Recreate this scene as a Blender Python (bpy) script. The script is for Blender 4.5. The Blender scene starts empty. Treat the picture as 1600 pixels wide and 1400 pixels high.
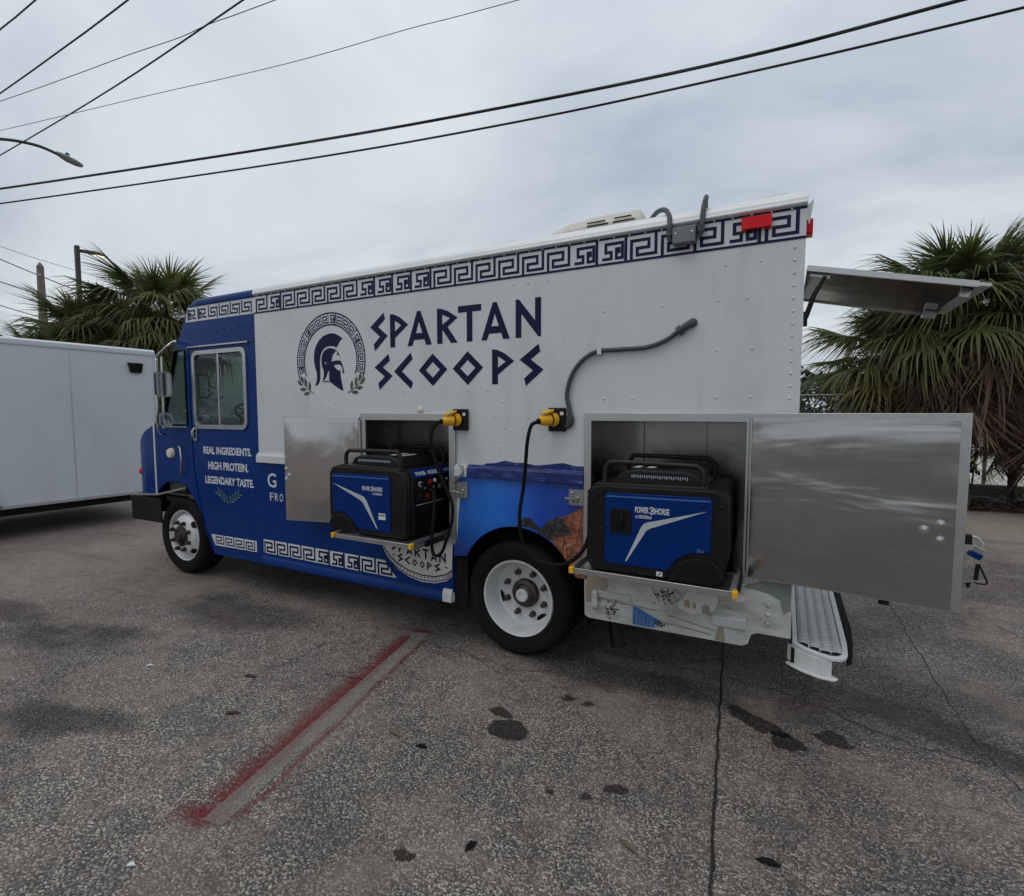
import bpy, bmesh, math, random
from mathutils import Vector, Matrix, Euler, noise
from mathutils.geometry import tessellate_polygon
R = math.radians
rnd = random.Random(11)
sc = bpy.context.scene
col = sc.collection

# ------------------------------------------------------------------ camera, sky, sun, exposure
cam_d = bpy.data.cameras.new('camera'); cam = bpy.data.objects.new('camera', cam_d); col.objects.link(cam)
cam.location = (0, -2.954, 1.65)
cam.rotation_euler = (R(90 - 3.975), 0, R(27.915))
cam_d.sensor_fit = 'HORIZONTAL'; cam_d.sensor_width = 36; cam_d.lens = 36 * 802 / 1600
cam_d.clip_start = .05; cam_d.clip_end = 2000
sc.camera = cam
SUN_EL, SUN_AZ = 62, 205           # elevation, compass direction the light comes from (degrees, 0 = +Y, clockwise)
world = bpy.data.worlds.new('World'); sc.world = world; world.use_nodes = True
nt = world.node_tree; N = nt.nodes; LK = nt.links; N.clear()
wo = N.new('ShaderNodeOutputWorld'); bg = N.new('ShaderNodeBackground'); LK.new(bg.outputs[0], wo.inputs[0])
sky = N.new('ShaderNodeTexSky'); sky.sky_type = 'NISHITA'; sky.sun_disc = False
sky.sun_elevation = R(SUN_EL); sky.sun_rotation = R(SUN_AZ); sky.air_density = 1.2; sky.dust_density = 3
tc = N.new('ShaderNodeTexCoord'); sep = N.new('ShaderNodeSeparateXYZ'); LK.new(tc.outputs['Generated'], sep.inputs[0])
def wmath(op, a, b=None, clamp=False):
    n = N.new('ShaderNodeMath'); n.operation = op; n.use_clamp = clamp
    for i, x in enumerate((a, b)):
        if x is None: continue
        if isinstance(x, (int, float)): n.inputs[i].default_value = x
        else: LK.new(x, n.inputs[i])
    return n.outputs[0]
zc = wmath('MAXIMUM', sep.outputs[2], 0.0)
den = wmath('ADD', zc, .22)
cmb = N.new('ShaderNodeCombineXYZ')
LK.new(wmath('DIVIDE', sep.outputs[0], den), cmb.inputs[0]); LK.new(wmath('DIVIDE', sep.outputs[1], den), cmb.inputs[1])
mp = N.new('ShaderNodeMapping'); mp.inputs['Scale'].default_value = (.55, .9, 1); mp.inputs['Rotation'].default_value = (0, 0, .5)
LK.new(cmb.outputs[0], mp.inputs[0])
nz = N.new('ShaderNodeTexNoise'); nz.inputs['Scale'].default_value = 1.5; nz.inputs['Detail'].default_value = 7; nz.inputs['Roughness'].default_value = .52; nz.inputs['Distortion'].default_value = .5
LK.new(mp.outputs[0], nz.inputs['Vector'])
rp = N.new('ShaderNodeValToRGB'); e = rp.color_ramp.elements
e[0].position = .34; e[0].color = (.48, .565, .665, 1); e[1].position = .66; e[1].color = (.87, .93, .975, 1)
LK.new(nz.outputs[0], rp.inputs[0])
lum = wmath('MULTIPLY', wmath('ADD', wmath('MULTIPLY', zc, .35), .88), 8.8)
vm = N.new('ShaderNodeVectorMath'); vm.operation = 'SCALE'; LK.new(rp.outputs[0], vm.inputs[0]); LK.new(lum, vm.inputs['Scale'])
mix = N.new('ShaderNodeMix'); mix.data_type = 'RGBA'; mix.inputs[0].default_value = .93
LK.new(sky.outputs[0], mix.inputs[6]); LK.new(vm.outputs[0], mix.inputs[7]); LK.new(mix.outputs[2], bg.inputs[0])
bg.inputs[1].default_value = .1
sun_d = bpy.data.lights.new('sun', 'SUN'); sun = bpy.data.objects.new('sun', sun_d); col.objects.link(sun)
sun_d.energy = .5; sun_d.angle = R(40); sun_d.color = (1, .97, .93)
sun.rotation_euler = Euler((R(90 - SUN_EL), 0, R(180 - SUN_AZ + 180)), 'XYZ')
sd = Vector((math.sin(R(SUN_AZ)) * math.cos(R(SUN_EL)), math.cos(R(SUN_AZ)) * math.cos(R(SUN_EL)), math.sin(R(SUN_EL))))
sun.rotation_euler = sd.to_track_quat('Z', 'Y').to_euler()
sc.view_settings.view_transform = 'Standard'; sc.view_settings.look = 'None'; sc.view_settings.gamma = 1; sc.view_settings.exposure = 0
sc.cycles.max_bounces = 6; sc.cycles.diffuse_bounces = 3; sc.cycles.glossy_bounces = 3; sc.cycles.transmission_bounces = 4; sc.cycles.transparent_max_bounces = 8
sc.cycles.use_adaptive_sampling = True; sc.cycles.adaptive_threshold = .02

# ------------------------------------------------------------------ materials
M = {}
class NT:
    def __init__(s, name):
        s.m = bpy.data.materials.new(name); s.m.use_nodes = True; s.t = s.m.node_tree; s.n = s.t.nodes; s.l = s.t.links
        s.b = s.n['Principled BSDF']; s.out = s.n['Material Output']; s.co = None
    def new(s, ty, **kw):
        n = s.n.new(ty)
        for k, v in kw.items(): setattr(n, k, v)
        return n
    def coord(s, scale=(1, 1, 1), rot=(0, 0, 0), src='Object'):
        if s.co is None: s.co = s.new('ShaderNodeTexCoord')
        mpn = s.new('ShaderNodeMapping'); mpn.inputs['Scale'].default_value = scale; mpn.inputs['Rotation'].default_value = rot
        s.l.new(s.co.outputs[src], mpn.inputs[0]); return mpn.outputs[0]
    def noise(s, scale, detail=4, rough=.55, dist=0, vec=None):
        n = s.new('ShaderNodeTexNoise'); n.inputs['Scale'].default_value = scale; n.inputs['Detail'].default_value = detail
        n.inputs['Roughness'].default_value = rough; n.inputs['Distortion'].default_value = dist
        s.l.new(vec if vec is not None else s.coord(), n.inputs['Vector']); return n.outputs[0]
    def voro(s, scale, feature='F1', out='Distance', rand=1, vec=None):
        n = s.new('ShaderNodeTexVoronoi'); n.feature = feature; n.inputs['Scale'].default_value = scale; n.inputs['Randomness'].default_value = rand
        s.l.new(vec if vec is not None else s.coord(), n.inputs['Vector']); return n.outputs[out]
    def ramp(s, fac, stops, interp='LINEAR'):
        n = s.new('ShaderNodeValToRGB'); cr = n.color_ramp; cr.interpolation = interp
        while len(cr.elements) < len(stops): cr.elements.new(.5)
        for el, (p, c) in zip(cr.elements, stops):
            el.position = p; el.color = (c, c, c, 1) if isinstance(c, (int, float)) else (*c, 1)
        s.l.new(fac, n.inputs[0]); return n.outputs[0]
    def mix(s, fac, a, b, mode='MIX'):
        n = s.new('ShaderNodeMix', data_type='RGBA', blend_type=mode)
        for i, x in ((0, fac), (6, a), (7, b)):
            if isinstance(x, (int, float)): n.inputs[i].default_value = x if i == 0 else (x, x, x, 1)
            elif isinstance(x, tuple): n.inputs[i].default_value = (*x, 1)
            else: s.l.new(x, n.inputs[i])
        return n.outputs[2]
    def math(s, op, a, b=0., clamp=False):
        n = s.new('ShaderNodeMath', operation=op, use_clamp=clamp)
        for i, x in enumerate((a, b)):
            if isinstance(x, (int, float)): n.inputs[i].default_value = x
            else: s.l.new(x, n.inputs[i])
        return n.outputs[0]
    def bump(s, h, strength=.3, dist=.01):
        n = s.new('ShaderNodeBump'); n.inputs['Strength'].default_value = strength; n.inputs['Distance'].default_value = dist
        s.l.new(h, n.inputs['Height']); s.l.new(n.outputs[0], s.b.inputs['Normal']); return n
    def set(s, **kw):
        names = dict(col='Base Color', rough='Roughness', metal='Metallic', spec='Specular IOR Level', coat='Coat Weight', coatr='Coat Roughness', trans='Transmission Weight', ior='IOR', alpha='Alpha', emc='Emission Color', ems='Emission Strength', aniso='Anisotropic')
        for k, v in kw.items():
            i = s.b.inputs[names[k]]
            if isinstance(v, (int, float)): i.default_value = v
            elif isinstance(v, tuple): i.default_value = (*v, 1)
            else: s.l.new(v, i)
        return s
def paint(name, c, rough=.35, var=.12, spec=.5, coat=0, metal=0, sc_=3, bump=0, dirt=0, bs=.15):
    k = NT(name); c2 = tuple(x * (1 - var) for x in c)
    n = k.noise(sc_, 6, .6); base = k.mix(k.ramp(n, [(.3, 0.), (.7, 1.)]), c2, c)
    if dirt:
        d = k.noise(1.3, 9, .7, .6, k.coord((3, 3, .7)))
        base = k.mix(k.math('MULTIPLY', k.ramp(d, [(.5, 0.), (.75, 1.)]), dirt), base, (.16, .14, .11))
    k.set(col=base, rough=k.math('ADD', k.math('MULTIPLY', k.noise(sc_ * 4, 5), .16), rough - .08), spec=spec, coat=coat, coatr=.1, metal=metal)
    if bump: k.bump(k.noise(bump, 3), bs, .006)
    M[name] = k.m; return k.m
paint('white_paint', (.60, .615, .61), .33, .07, spec=.5, sc_=1.2, dirt=.20, bump=1.6, bs=.6)
paint('roof_white', (.80, .80, .78), .22, .06, coat=.4, dirt=.12)
paint('blue_wrap', (.002, .030, .165), .34, .14, spec=.12, coat=.12, sc_=2, dirt=.03, bump=2)
paint('navy_print', (.005, .007, .042), .45, .06, spec=.2)
paint('white_print', (.60, .61, .64), .45, .05, spec=.3)
paint('olive_print', (.055, .085, .045), .4, .2, sc_=20)
paint('pale_olive_print', (.11, .20, .16), .4, .2, sc_=20)
paint('black_rubber', (.008, .008, .008), .8, .3, spec=.15, sc_=9, dirt=.08)
paint('black_plastic', (.006, .006, .0065), .52, .25, spec=.22, sc_=30, bump=180, bs=.25, dirt=.06)
paint('dark_plastic', (.014, .014, .015), .42, .25, spec=.3, sc_=30)
paint('black_paint', (.008, .008, .009), .5, .3, spec=.25, dirt=.1)
paint('wheel_white', (.62, .62, .61), .35, .12, coat=.1, dirt=.35, sc_=8)
paint('hub_steel', (.10, .08, .07), .45, .5, metal=.7, sc_=25)
paint('yellow_plastic', (.82, .42, .006), .38, .12, sc_=20)
paint('grey_conduit', (.055, .058, .062), .5, .15, sc_=20)
paint('grey_box', (.17, .175, .18), .5, .15)
paint('beige_plastic', (.62, .58, .50), .45, .08, dirt=.15)
paint('cream_lens', (.72, .66, .5), .25, .05)
paint('chrome', (.62, .61, .60), .22, .2, metal=1, sc_=18)
paint('aluminium', (.55, .55, .545), .34, .15, metal=1, sc_=10)
paint('white_step', (.70, .70, .68), .4, .15, dirt=.3, sc_=12)
paint('gen_blue', (.0015, .024, .145), .4, .14, spec=.1, sc_=12)
paint('gen_blue_edge', (.02, .085, .33), .36, .1, sc_=12)
paint('grey_print', (.46, .48, .50), .4, .08)
paint('label_print', (.70, .70, .68), .45, .15, sc_=60)
paint('red_plastic', (.45, .012, .015), .35, .2, sc_=20)
paint('cab_interior', (.07, .07, .07), .6, .3)
paint('seat_cloth', (.035, .035, .038), .8, .3, sc_=30)
paint('trailer_white', (.63, .65, .685), .42, .06, sc_=.8, dirt=.10, bump=.9, bs=.3)
paint('trailer_trim', (.62, .64, .67), .35, .1, metal=.5)
paint('concrete_pole', (.20, .155, .14), .85, .25, sc_=6)
paint('bronze_pole', (.035, .03, .03), .5, .2)
paint('grey_lamp', (.30, .30, .29), .5, .15)
paint('wire_black', (.010, .010, .012), .6, .2)
paint('galvanised', (.34, .34, .33), .5, .25, metal=.7, sc_=15)
paint('kerb_concrete', (.15, .15, .11), .9, .4, sc_=6)
paint('sage_print', (.20, .24, .20), .4, .12, sc_=10)
paint('shade_print', (.44, .41, .35), .4, .2, sc_=9)
paint('tan_print', (.36, .29, .22), .4, .25, sc_=14)
paint('wall_print', (.60, .59, .54), .4, .1, sc_=7)
paint('chair_print', (.05, .19, .46), .4, .35, sc_=26)
paint('twig_print', (.05, .04, .025), .5, .5, sc_=40)
paint('green_glass_trim', (.02, .03, .025), .4)
# red lens
k = NT('red_lens'); k.set(col=(.62, .006, .012), rough=.25, spec=.25); M['red_lens'] = k.m
# steel sheet: brushed, oil-canned
def steel(name, c, rough, wav, wscale, stretch=(1, 1, 1), fine=60, wd=.05):
    k = NT(name)
    w = k.noise(wscale, 2.5, .5, .9, k.coord(stretch))
    f = k.noise(fine, 4, .6, 0, k.coord((1, 1, 14)))
    sp = k.noise(14, 8, .75)
    base = k.mix(k.ramp(sp, [(.40, 0.), (.70, 1.)]), tuple(x * .90 for x in c), c)
    spots = k.ramp(k.voro(11), [(.015, 0.), (.05, 1.)])
    base = k.mix(spots, tuple(x * .72 for x in c), base)
    base = k.mix(k.math('MULTIPLY', k.ramp(k.noise(7, 5, .7, 0, k.coord((.25, .25, 16))), [(.38, 1.), (.62, 0.)]), .22), base, tuple(x * .6 for x in c))
    k.set(col=base, metal=1, rough=k.math('ADD', k.math('MULTIPLY', k.math('ADD', f, sp), .10), rough - .10))
    n1 = k.bump(w, wav, wd)
    M[name] = k.m
steel('steel_sheet', (.50, .495, .485), .15, .17, 1.6, (.5, .8, 2.2))
steel('steel_bulged', (.55, .545, .535), .14, .12, 1.7, (1.8, 1, .7))
steel('steel_frame', (.55, .545, .53), .38, .04, 3)
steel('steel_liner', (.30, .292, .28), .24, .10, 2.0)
steel('steel_awning', (.40, .41, .38), .07, .05, 1.1)
# glass
def glass(name, tint, rough=.02):
    k = NT(name)
    tr = k.new('ShaderNodeBsdfTransparent'); tr.inputs[0].default_value = (*tint, 1)
    gl = k.new('ShaderNodeBsdfGlossy'); gl.inputs[0].default_value = (.9, .95, .92, 1); gl.inputs['Roughness'].default_value = rough
    lw = k.new('ShaderNodeLayerWeight'); fr = k.math('ADD', k.math('MULTIPLY', k.math('POWER', lw.outputs['Facing'], 4.), .8), .045)
    ms = k.new('ShaderNodeMixShader'); k.l.new(fr, ms.inputs[0]); k.l.new(tr.outputs[0], ms.inputs[1]); k.l.new(gl.outputs[0], ms.inputs[2])
    k.l.new(ms.outputs[0], k.out.inputs[0]); M[name] = k.m
glass('door_glass', (.40, .46, .43)); glass('green_glass', (.62, .83, .73)); glass('windshield_glass', (.70, .76, .73))
k = NT('mirror_glass'); k.set(col=(.62, .64, .66), metal=1, rough=.05); M['mirror_glass'] = k.m
k = NT('lamp_glow'); k.set(col=(.9, .8, .6), emc=(1., .80, .48), ems=1.6); M['lamp_glow'] = k.m
# sea print on the middle panel
k = NT('sea_print')
sx = k.new('ShaderNodeSeparateXYZ'); k.l.new(k.coord(), sx.inputs[0])
g = k.math('ADD', k.math('MULTIPLY', k.math('ADD', sx.outputs[0], 1.98), 1.05), k.math('MULTIPLY', k.math('SUBTRACT', k.noise(3, 4), .5), .35))
base = k.ramp(g, [(.0, (.010, .11, .46)), (.3, (.010, .15, .58)), (.6, (.005, .07, .42)), (1., (.003, .035, .28))])
g2 = k.math('ADD', sx.outputs[2], k.math('MULTIPLY', k.math('SUBTRACT', k.noise(5, 4), .5), .1))
base = k.mix(k.ramp(g2, [(.66, 0.), (.92, 1.)]), (.006, .03, .20), base)
sparkle = k.ramp(k.voro(16), [(.03, 1.), (.06, 0.)])
base = k.mix(k.math('MULTIPLY', sparkle, .25), base, (.3, .5, .75))
k.set(col=base, rough=.3, coat=.3); M['sea_print'] = k.m
k = NT('wave_print')
n = k.noise(16, 8, .7, 1.2, k.coord((.5, 1, 1.6)))
k.set(col=k.ramp(n, [(.42, (.004, .012, .085)), (.56, (.012, .03, .17)), (.68, (.09, .12, .30))]), rough=.35); M['wave_print'] = k.m
k = NT('rock_print')
n = k.noise(15, 10, .75, 1.6, k.coord((1.2, 1, .8), (0, .6, 0))); n2 = k.noise(60, 6, .7, .5)
rc_ = k.ramp(k.math('ADD', k.math('MULTIPLY', n, .75), k.math('MULTIPLY', n2, .25)), [(.38, (.02, .009, .006)), (.46, (.16, .05, .024)), (.54, (.34, .115, .055)), (.64, (.62, .30, .19))])
k.set(col=rc_, rough=.5); M['rock_print'] = k.m
k = NT('dark_rock_print')
k.set(col=k.ramp(k.noise(40, 9, .75, 1.2), [(.40, (.003, .003, .005)), (.50, (.014, .012, .016)), (.58, (.07, .055, .05)), (.68, (.26, .20, .16))]), rough=.5); M['dark_rock_print'] = k.m
k = NT('village_print')
n = k.noise(2.4, 6, .6, .3, k.coord((1, 1, 2)))
k.set(col=k.ramp(n, [(.38, (.34, .335, .31)), (.5, (.49, .485, .46)), (.6, (.59, .59, .57))]), rough=.28, coat=.3); M['village_print'] = k.m
# asphalt
k = NT('asphalt')
obj = k.coord()
vd = k.voro(118); va = vd.node.outputs['Color']
sv = k.new('ShaderNodeSeparateColor'); k.l.new(va, sv.inputs[0])
stone = k.ramp(sv.outputs[0], [(0., (.075, .068, .062)), (.40, (.165, .15, .136)), (.75, (.30, .277, .252)), (.95, (.46, .43, .395)), (1., (.60, .565, .52))])
stone = k.mix(k.ramp(vd, [(.36, 0.), (.68, 1.)]), stone, (.065, .059, .054))
vd2 = k.voro(33); va2 = vd2.node.outputs['Color']; sv2 = k.new('ShaderNodeSeparateColor'); k.l.new(va2, sv2.inputs[0])
chip = k.math('MULTIPLY', k.ramp(sv2.outputs[1], [(.95, 0.), (.97, .7)]), k.ramp(vd2, [(.16, 1.), (.26, 0.)]))
base = k.mix(chip, stone, (.30, .28, .25))
big = k.noise(.42, 6, .62, .35); med = k.noise(1.7, 5, .65, .2); fine = k.noise(9, 5, .6)
base = k.mix(k.ramp(big, [(.36, 1.), (.60, 0.)]), base, k.mix(1., base, (.52, .51, .515), 'MULTIPLY'))
base = k.mix(k.math('MULTIPLY', k.ramp(med, [(.46, 0.), (.70, 1.)]), .5), base, (.265, .225, .195))
base = k.mix(k.math('MULTIPLY', k.ramp(fine, [(.33, 1.), (.50, 0.)]), .3), base, (.06, .056, .053))
redn = k.noise(.9, 6, .6, .3, k.coord((1, 1, 1), (0, 0, .8)))
base = k.mix(k.math('MULTIPLY', k.ramp(redn, [(.63, 0.), (.74, 1.)]), .35), base, (.16, .06, .05))
sxy = k.new('ShaderNodeSeparateXYZ'); k.l.new(obj, sxy.inputs[0])
far = k.math('ADD', sxy.outputs[1], k.math('MULTIPLY', k.math('SUBTRACT', k.noise(.8, 6, .6), .5), 3.))
sand = k.mix(fine, (.21, .18, .15), (.34, .295, .25))
base = k.mix(k.math('MULTIPLY', k.ramp(k.math('DIVIDE', far, 10.), [(.40, 0.), (.68, 1.)]), .88), base, sand)
west = k.math('ADD', k.math('MULTIPLY', sxy.outputs[0], -1.), k.math('MULTIPLY', k.math('SUBTRACT', k.noise(.9, 6, .6), .5), 3.5))
base = k.mix(k.math('MULTIPLY', k.ramp(k.math('DIVIDE', west, 12.), [(.36, 0.), (.56, 1.)]), .55), base, k.mix(fine, (.19, .155, .138), (.31, .26, .235)))
dv = k.new('ShaderNodeVectorMath', operation='ADD'); nn = k.new('ShaderNodeTexNoise'); nn.inputs['Scale'].default_value = 2.2; nn.inputs['Detail'].default_value = 6
k.l.new(obj, nn.inputs['Vector']); scl = k.new('ShaderNodeVectorMath', operation='SCALE'); scl.inputs['Scale'].default_value = .55
k.l.new(nn.outputs['Color'], scl.inputs[0]); k.l.new(obj, dv.inputs[0]); k.l.new(scl.outputs[0], dv.inputs[1])
crk = k.voro(.42, 'DISTANCE_TO_EDGE', vec=dv.outputs[0])
ck = k.math('MULTIPLY', k.ramp(crk, [(.0, 1.), (.005, 0.)]), k.ramp(k.noise(.8, 4), [(.46, 0.), (.54, 1.)]))
strk = k.noise(1.6, 6, .65, .4, k.coord((.35, 2.2, 1), (0, 0, .35)))
base = k.mix(k.math('MULTIPLY', k.ramp(strk, [(.56, 0.), (.74, 1.)]), .5), base, (.085, .078, .072))
spk = k.math('MULTIPLY', k.ramp(k.voro(7.5, vec=k.coord((1, 1.7, 1), (0, 0, .4))), [(.05, 1.), (.10, 0.)]), k.ramp(k.noise(2.3, 3), [(.48, 0.), (.58, 1.)]))
base = k.mix(k.math('MULTIPLY', spk, .6), base, (.045, .04, .037))
base = k.mix(k.math('MULTIPLY', ck, .6), base, (.035, .03, .028))
base = k.mix(1., base, (1.0, .955, .92), 'MULTIPLY')
base = k.mix(1., base, (1.13, 1.13, 1.13), 'MULTIPLY')
k.set(col=base, rough=k.math('ADD', k.math('MULTIPLY', fine, .2), .72), spec=.3)
k.bump(k.math('MULTIPLY', vd, -.8), .5, .006)
for n_ in k.n:
    if n_.type == 'TEX_NOISE': n_.noise_dimensions = '2D'; n_.inputs['Detail'].default_value = min(5, n_.inputs['Detail'].default_value)
    if n_.type == 'TEX_VORONOI': n_.voronoi_dimensions = '2D'
M['asphalt'] = k.m
k = NT('sand'); k.set(col=k.ramp(k.noise(2.5, 8, .65), [(.35, (.42, .38, .33)), (.65, (.60, .56, .50))]), rough=.95); M['sand'] = k.m
k = NT('soil'); k.set(col=k.ramp(k.noise(5, 8, .7), [(.35, (.03, .022, .016)), (.6, (.075, .055, .042)), (.75, (.15, .115, .09))]), rough=.95); k.bump(k.noise(12, 6), .8, .04); M['soil'] = k.m
def sheet_mat(name, c, thresh, scale, soft=.2, alpha=1., amp=1.1):
    k = NT(name); a = k.new('ShaderNodeAttribute', attribute_name='fade')
    n = k.noise(scale, 5, .72, .25); g = k.noise(150, 2, .6)
    f = k.math('ADD', a.outputs['Fac'], k.math('MULTIPLY', k.math('SUBTRACT', n, .5), amp))
    f = k.ramp(f, [(thresh, 0.), (thresh + soft, 1.)])
    f = k.math('MULTIPLY', f, k.math('MULTIPLY', k.ramp(g, [(.36, .45), (.56, 1.)]), alpha))
    k.set(col=k.mix(g, tuple(x * .6 for x in c), tuple(x * 1.3 for x in c)), rough=.7, spec=.3, alpha=f); M[name] = k.m
sheet_mat('red_spray', (.19, .010, .015), .12, 14, .95, .80, .6)
sheet_mat('bare_stripe', (.33, .30, .265), .28, 12, .1, .5)
sheet_mat('oil_stain', (.030, .023, .018), .34, 11, .16, .82)
sheet_mat('dark_patch', (.036, .033, .030), .30, 4, .6, .45)
sheet_mat('seam_tar', (.014, .012, .011), .34, 14, .35, .9, 1.5)
sheet_mat('pale_scrape', (.22, .20, .18), .42, 14, .3, .5)
# plants
def leafmat(name, c1, c2, c3=None, trans=.25, tip=None):
    k = NT(name)
    oi = k.new('ShaderNodeObjectInfo'); n = k.noise(6, 3); f = k.math('ADD', k.math('MULTIPLY', oi.outputs['Random'], .65), k.math('MULTIPLY', n, .35))
    colr = k.ramp(f, [(.15, c1), (.55, c2), (.9, c3 or c2)])
    if tip: colr = k.mix(k.math('MULTIPLY', k.new('ShaderNodeAttribute', attribute_name='tip').outputs['Fac'], .75, True), colr, tip)
    k.set(col=colr, rough=.5, spec=.35)
    tl = k.new('ShaderNodeBsdfTranslucent'); k.l.new(colr, tl.inputs[0]); ms = k.new('ShaderNodeMixShader'); ms.inputs[0].default_value = trans
    k.l.new(k.b.outputs[0], ms.inputs[1]); k.l.new(tl.outputs[0], ms.inputs[2]); k.l.new(ms.outputs[0], k.out.inputs[0]); M[name] = k.m
leafmat('palm_green', (.052, .076, .024), (.098, .128, .038), (.17, .175, .058), .34, (.30, .26, .12))
leafmat('palm_yellowing', (.08, .095, .026), (.16, .14, .04), (.22, .17, .06), .3, (.26, .19, .09))
leafmat('palm_dead', (.075, .045, .030), (.15, .092, .062), (.27, .19, .135), .12)
leafmat('palm_flower', (.13, .095, .02), (.19, .13, .03), (.16, .12, .06), .15)
leafmat('palm_old_flower', (.16, .125, .10), (.23, .185, .15), (.28, .22, .17), .1)
leafmat('shrub_leaf', (.012, .025, .008), (.028, .05, .015), (.06, .085, .03))
leafmat('litter_leaf', (.04, .024, .016), (.09, .06, .04), (.17, .13, .09), .05)
k = NT('palm_bark'); k.set(col=k.ramp(k.noise(9, 8, .7), [(.35, (.03, .023, .018)), (.55, (.085, .066, .052)), (.72, (.17, .135, .11))]), rough=.9); k.bump(k.noise(16, 6), .8, .03); M['palm_bark'] = k.m

# ------------------------------------------------------------------ mesh helpers
def tri2(outer, holes=()):
    loops = [[Vector((a, b, 0)) for a, b in l] for l in (outer, *holes)]
    return [p for l in (outer, *holes) for p in l], tessellate_polygon(loops)
class MB:
    def __init__(s): s.v = []; s.f = []
    def add(s, vs, fs):
        o = len(s.v); s.v += [tuple(x) for x in vs]; s.f += [tuple(i + o for i in f) for f in fs]; return s
    def box(s, x0, x1, y0, y1, z0, z1):
        return s.add([(x0, y0, z0), (x1, y0, z0), (x1, y1, z0), (x0, y1, z0), (x0, y0, z1), (x1, y0, z1), (x1, y1, z1), (x0, y1, z1)],
                     [(0, 3, 2, 1), (4, 5, 6, 7), (0, 1, 5, 4), (1, 2, 6, 5), (2, 3, 7, 6), (3, 0, 4, 7)])
    def flat(s, outer, y=0., holes=()):
        p, t = tri2(outer, holes); return s.add([(a, y, b) for a, b in p], t)
    def ground(s, outer, z=0., holes=()):
        p, t = tri2(outer, holes); return s.add([(a, b, z) for a, b in p], t)
    def extr(s, outer, a, b, axis='y', holes=()):
        p, t = tri2(outer, holes)
        mk = {'y': lambda u, w, h: (u, h, w), 'x': lambda u, w, h: (h, u, w), 'z': lambda u, w, h: (u, w, h)}[axis]
        n = len(p); vs = [mk(u, w, a) for u, w in p] + [mk(u, w, b) for u, w in p]
        fs = [tuple(x) for x in t] + [tuple(i + n for i in reversed(x)) for x in t]
        o = 0
        for l in (outer, *holes):
            m = len(l)
            fs += [(o + i, o + (i + 1) % m, n + o + (i + 1) % m, n + o + i) for i in range(m)]; o += m
        return s.add(vs, fs)
    def tube(s, path, r, n=8, caps=True):
        P = [Vector(q) for q in path]; vs = []; fs = []; up = None
        for i, q in enumerate(P):
            d = (P[min(i + 1, len(P) - 1)] - P[max(i - 1, 0)]).normalized()
            if up is None: up = d.orthogonal().normalized()
            up = (up - d * up.dot(d)); up = up.normalized() if up.length > 1e-6 else d.orthogonal().normalized()
            sd_ = d.cross(up); rr = r[i] if isinstance(r, (list, tuple)) else r
            vs += [q + up * (math.cos(2 * math.pi * j / n) * rr) + sd_ * (math.sin(2 * math.pi * j / n) * rr) for j in range(n)]
        for i in range(len(P) - 1):
            fs += [(i * n + j, i * n + (j + 1) % n, (i + 1) * n + (j + 1) % n, (i + 1) * n + j) for j in range(n)]
        if caps: fs += [tuple(range(n))[::-1], tuple(range((len(P) - 1) * n, len(P) * n))]
        return s.add(vs, fs)
    def lathe(s, prof, c, axis=(0, 1, 0), n=32, close=False):
        a = Vector(axis).normalized(); u = a.orthogonal().normalized(); w = a.cross(u); c = Vector(c); vs = []; fs = []
        for r_, h in prof:
            vs += [c + a * h + u * (math.cos(2 * math.pi * j / n) * r_) + w * (math.sin(2 * math.pi * j / n) * r_) for j in range(n)]
        m = len(prof)
        for i in range(m - 1): fs += [(i * n + j, i * n + (j + 1) % n, (i + 1) * n + (j + 1) % n, (i + 1) * n + j) for j in range(n)]
        if close: fs += [((m - 1) * n + j, (m - 1) * n + (j + 1) % n, (j + 1) % n, j) for j in range(n)]
        return s.add(vs, fs)
    def dome(s, c, r_, axis=(0, -1, 0), h=None, n=8):
        h = h or r_ * .6
        return s.lathe([(r_, 0), (r_ * .8, h * .6), (r_ * .4, h * .93), (.0001, h)], c, axis, n)
    def mesh(s, name, mat=None, smooth=None, fix=True):
        me = bpy.data.meshes.new(name); me.from_pydata(s.v, [], s.f)
        if fix:
            b = bmesh.new(); b.from_mesh(me); bmesh.ops.recalc_face_normals(b, faces=b.faces); b.to_mesh(me); b.free()
        if smooth is not None:
            me.polygons.foreach_set('use_smooth', [True] * len(me.polygons)); me.set_sharp_from_angle(angle=R(smooth))
        if mat: me.materials.append(M[mat])
        me.update(); return me
ROOTLOC = {}
def obj(name, me, parent=None, bevel=0, seg=2):
    o = bpy.data.objects.new(name, me); col.objects.link(o)
    if parent is not None:
        o.parent = parent
        if parent in ROOTLOC: o.matrix_parent_inverse = ROOTLOC[parent].inverted()
    if bevel:
        b = o.modifiers.new('bevel', 'BEVEL'); b.width = bevel; b.segments = seg; b.limit_method = 'ANGLE'; b.angle_limit = R(40)
        o.data.polygons.foreach_set('use_smooth', [True] * len(o.data.polygons)); o.data.set_sharp_from_angle(angle=R(55))
        b.harden_normals = False
    return o
def thing(name, label, cat, loc=(0, 0, 0), rz=0, group=None, world=True):
    o = bpy.data.objects.new(name, None); col.objects.link(o); o.location = loc; o.rotation_euler = (0, 0, rz)
    o.empty_display_size = .2
    if world: ROOTLOC[o] = Matrix.Translation(loc) @ Matrix.Rotation(rz, 4, 'Z')
    return tag(o, label, cat, group)
def tag(o, label=None, cat=None, group=None, kind=None):
    if label: o['label'] = label
    if cat: o['category'] = cat
    if group: o['group'] = group
    if kind: o['kind'] = kind
    return o
def part(name, mb, mat, parent, smooth=None, bevel=0, label=None, kind=None, seg=2):
    o = obj(name, mb.mesh(name, mat, smooth), parent, bevel, seg)
    if label: o['label'] = label
    if kind: o['kind'] = kind
    return o
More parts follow.
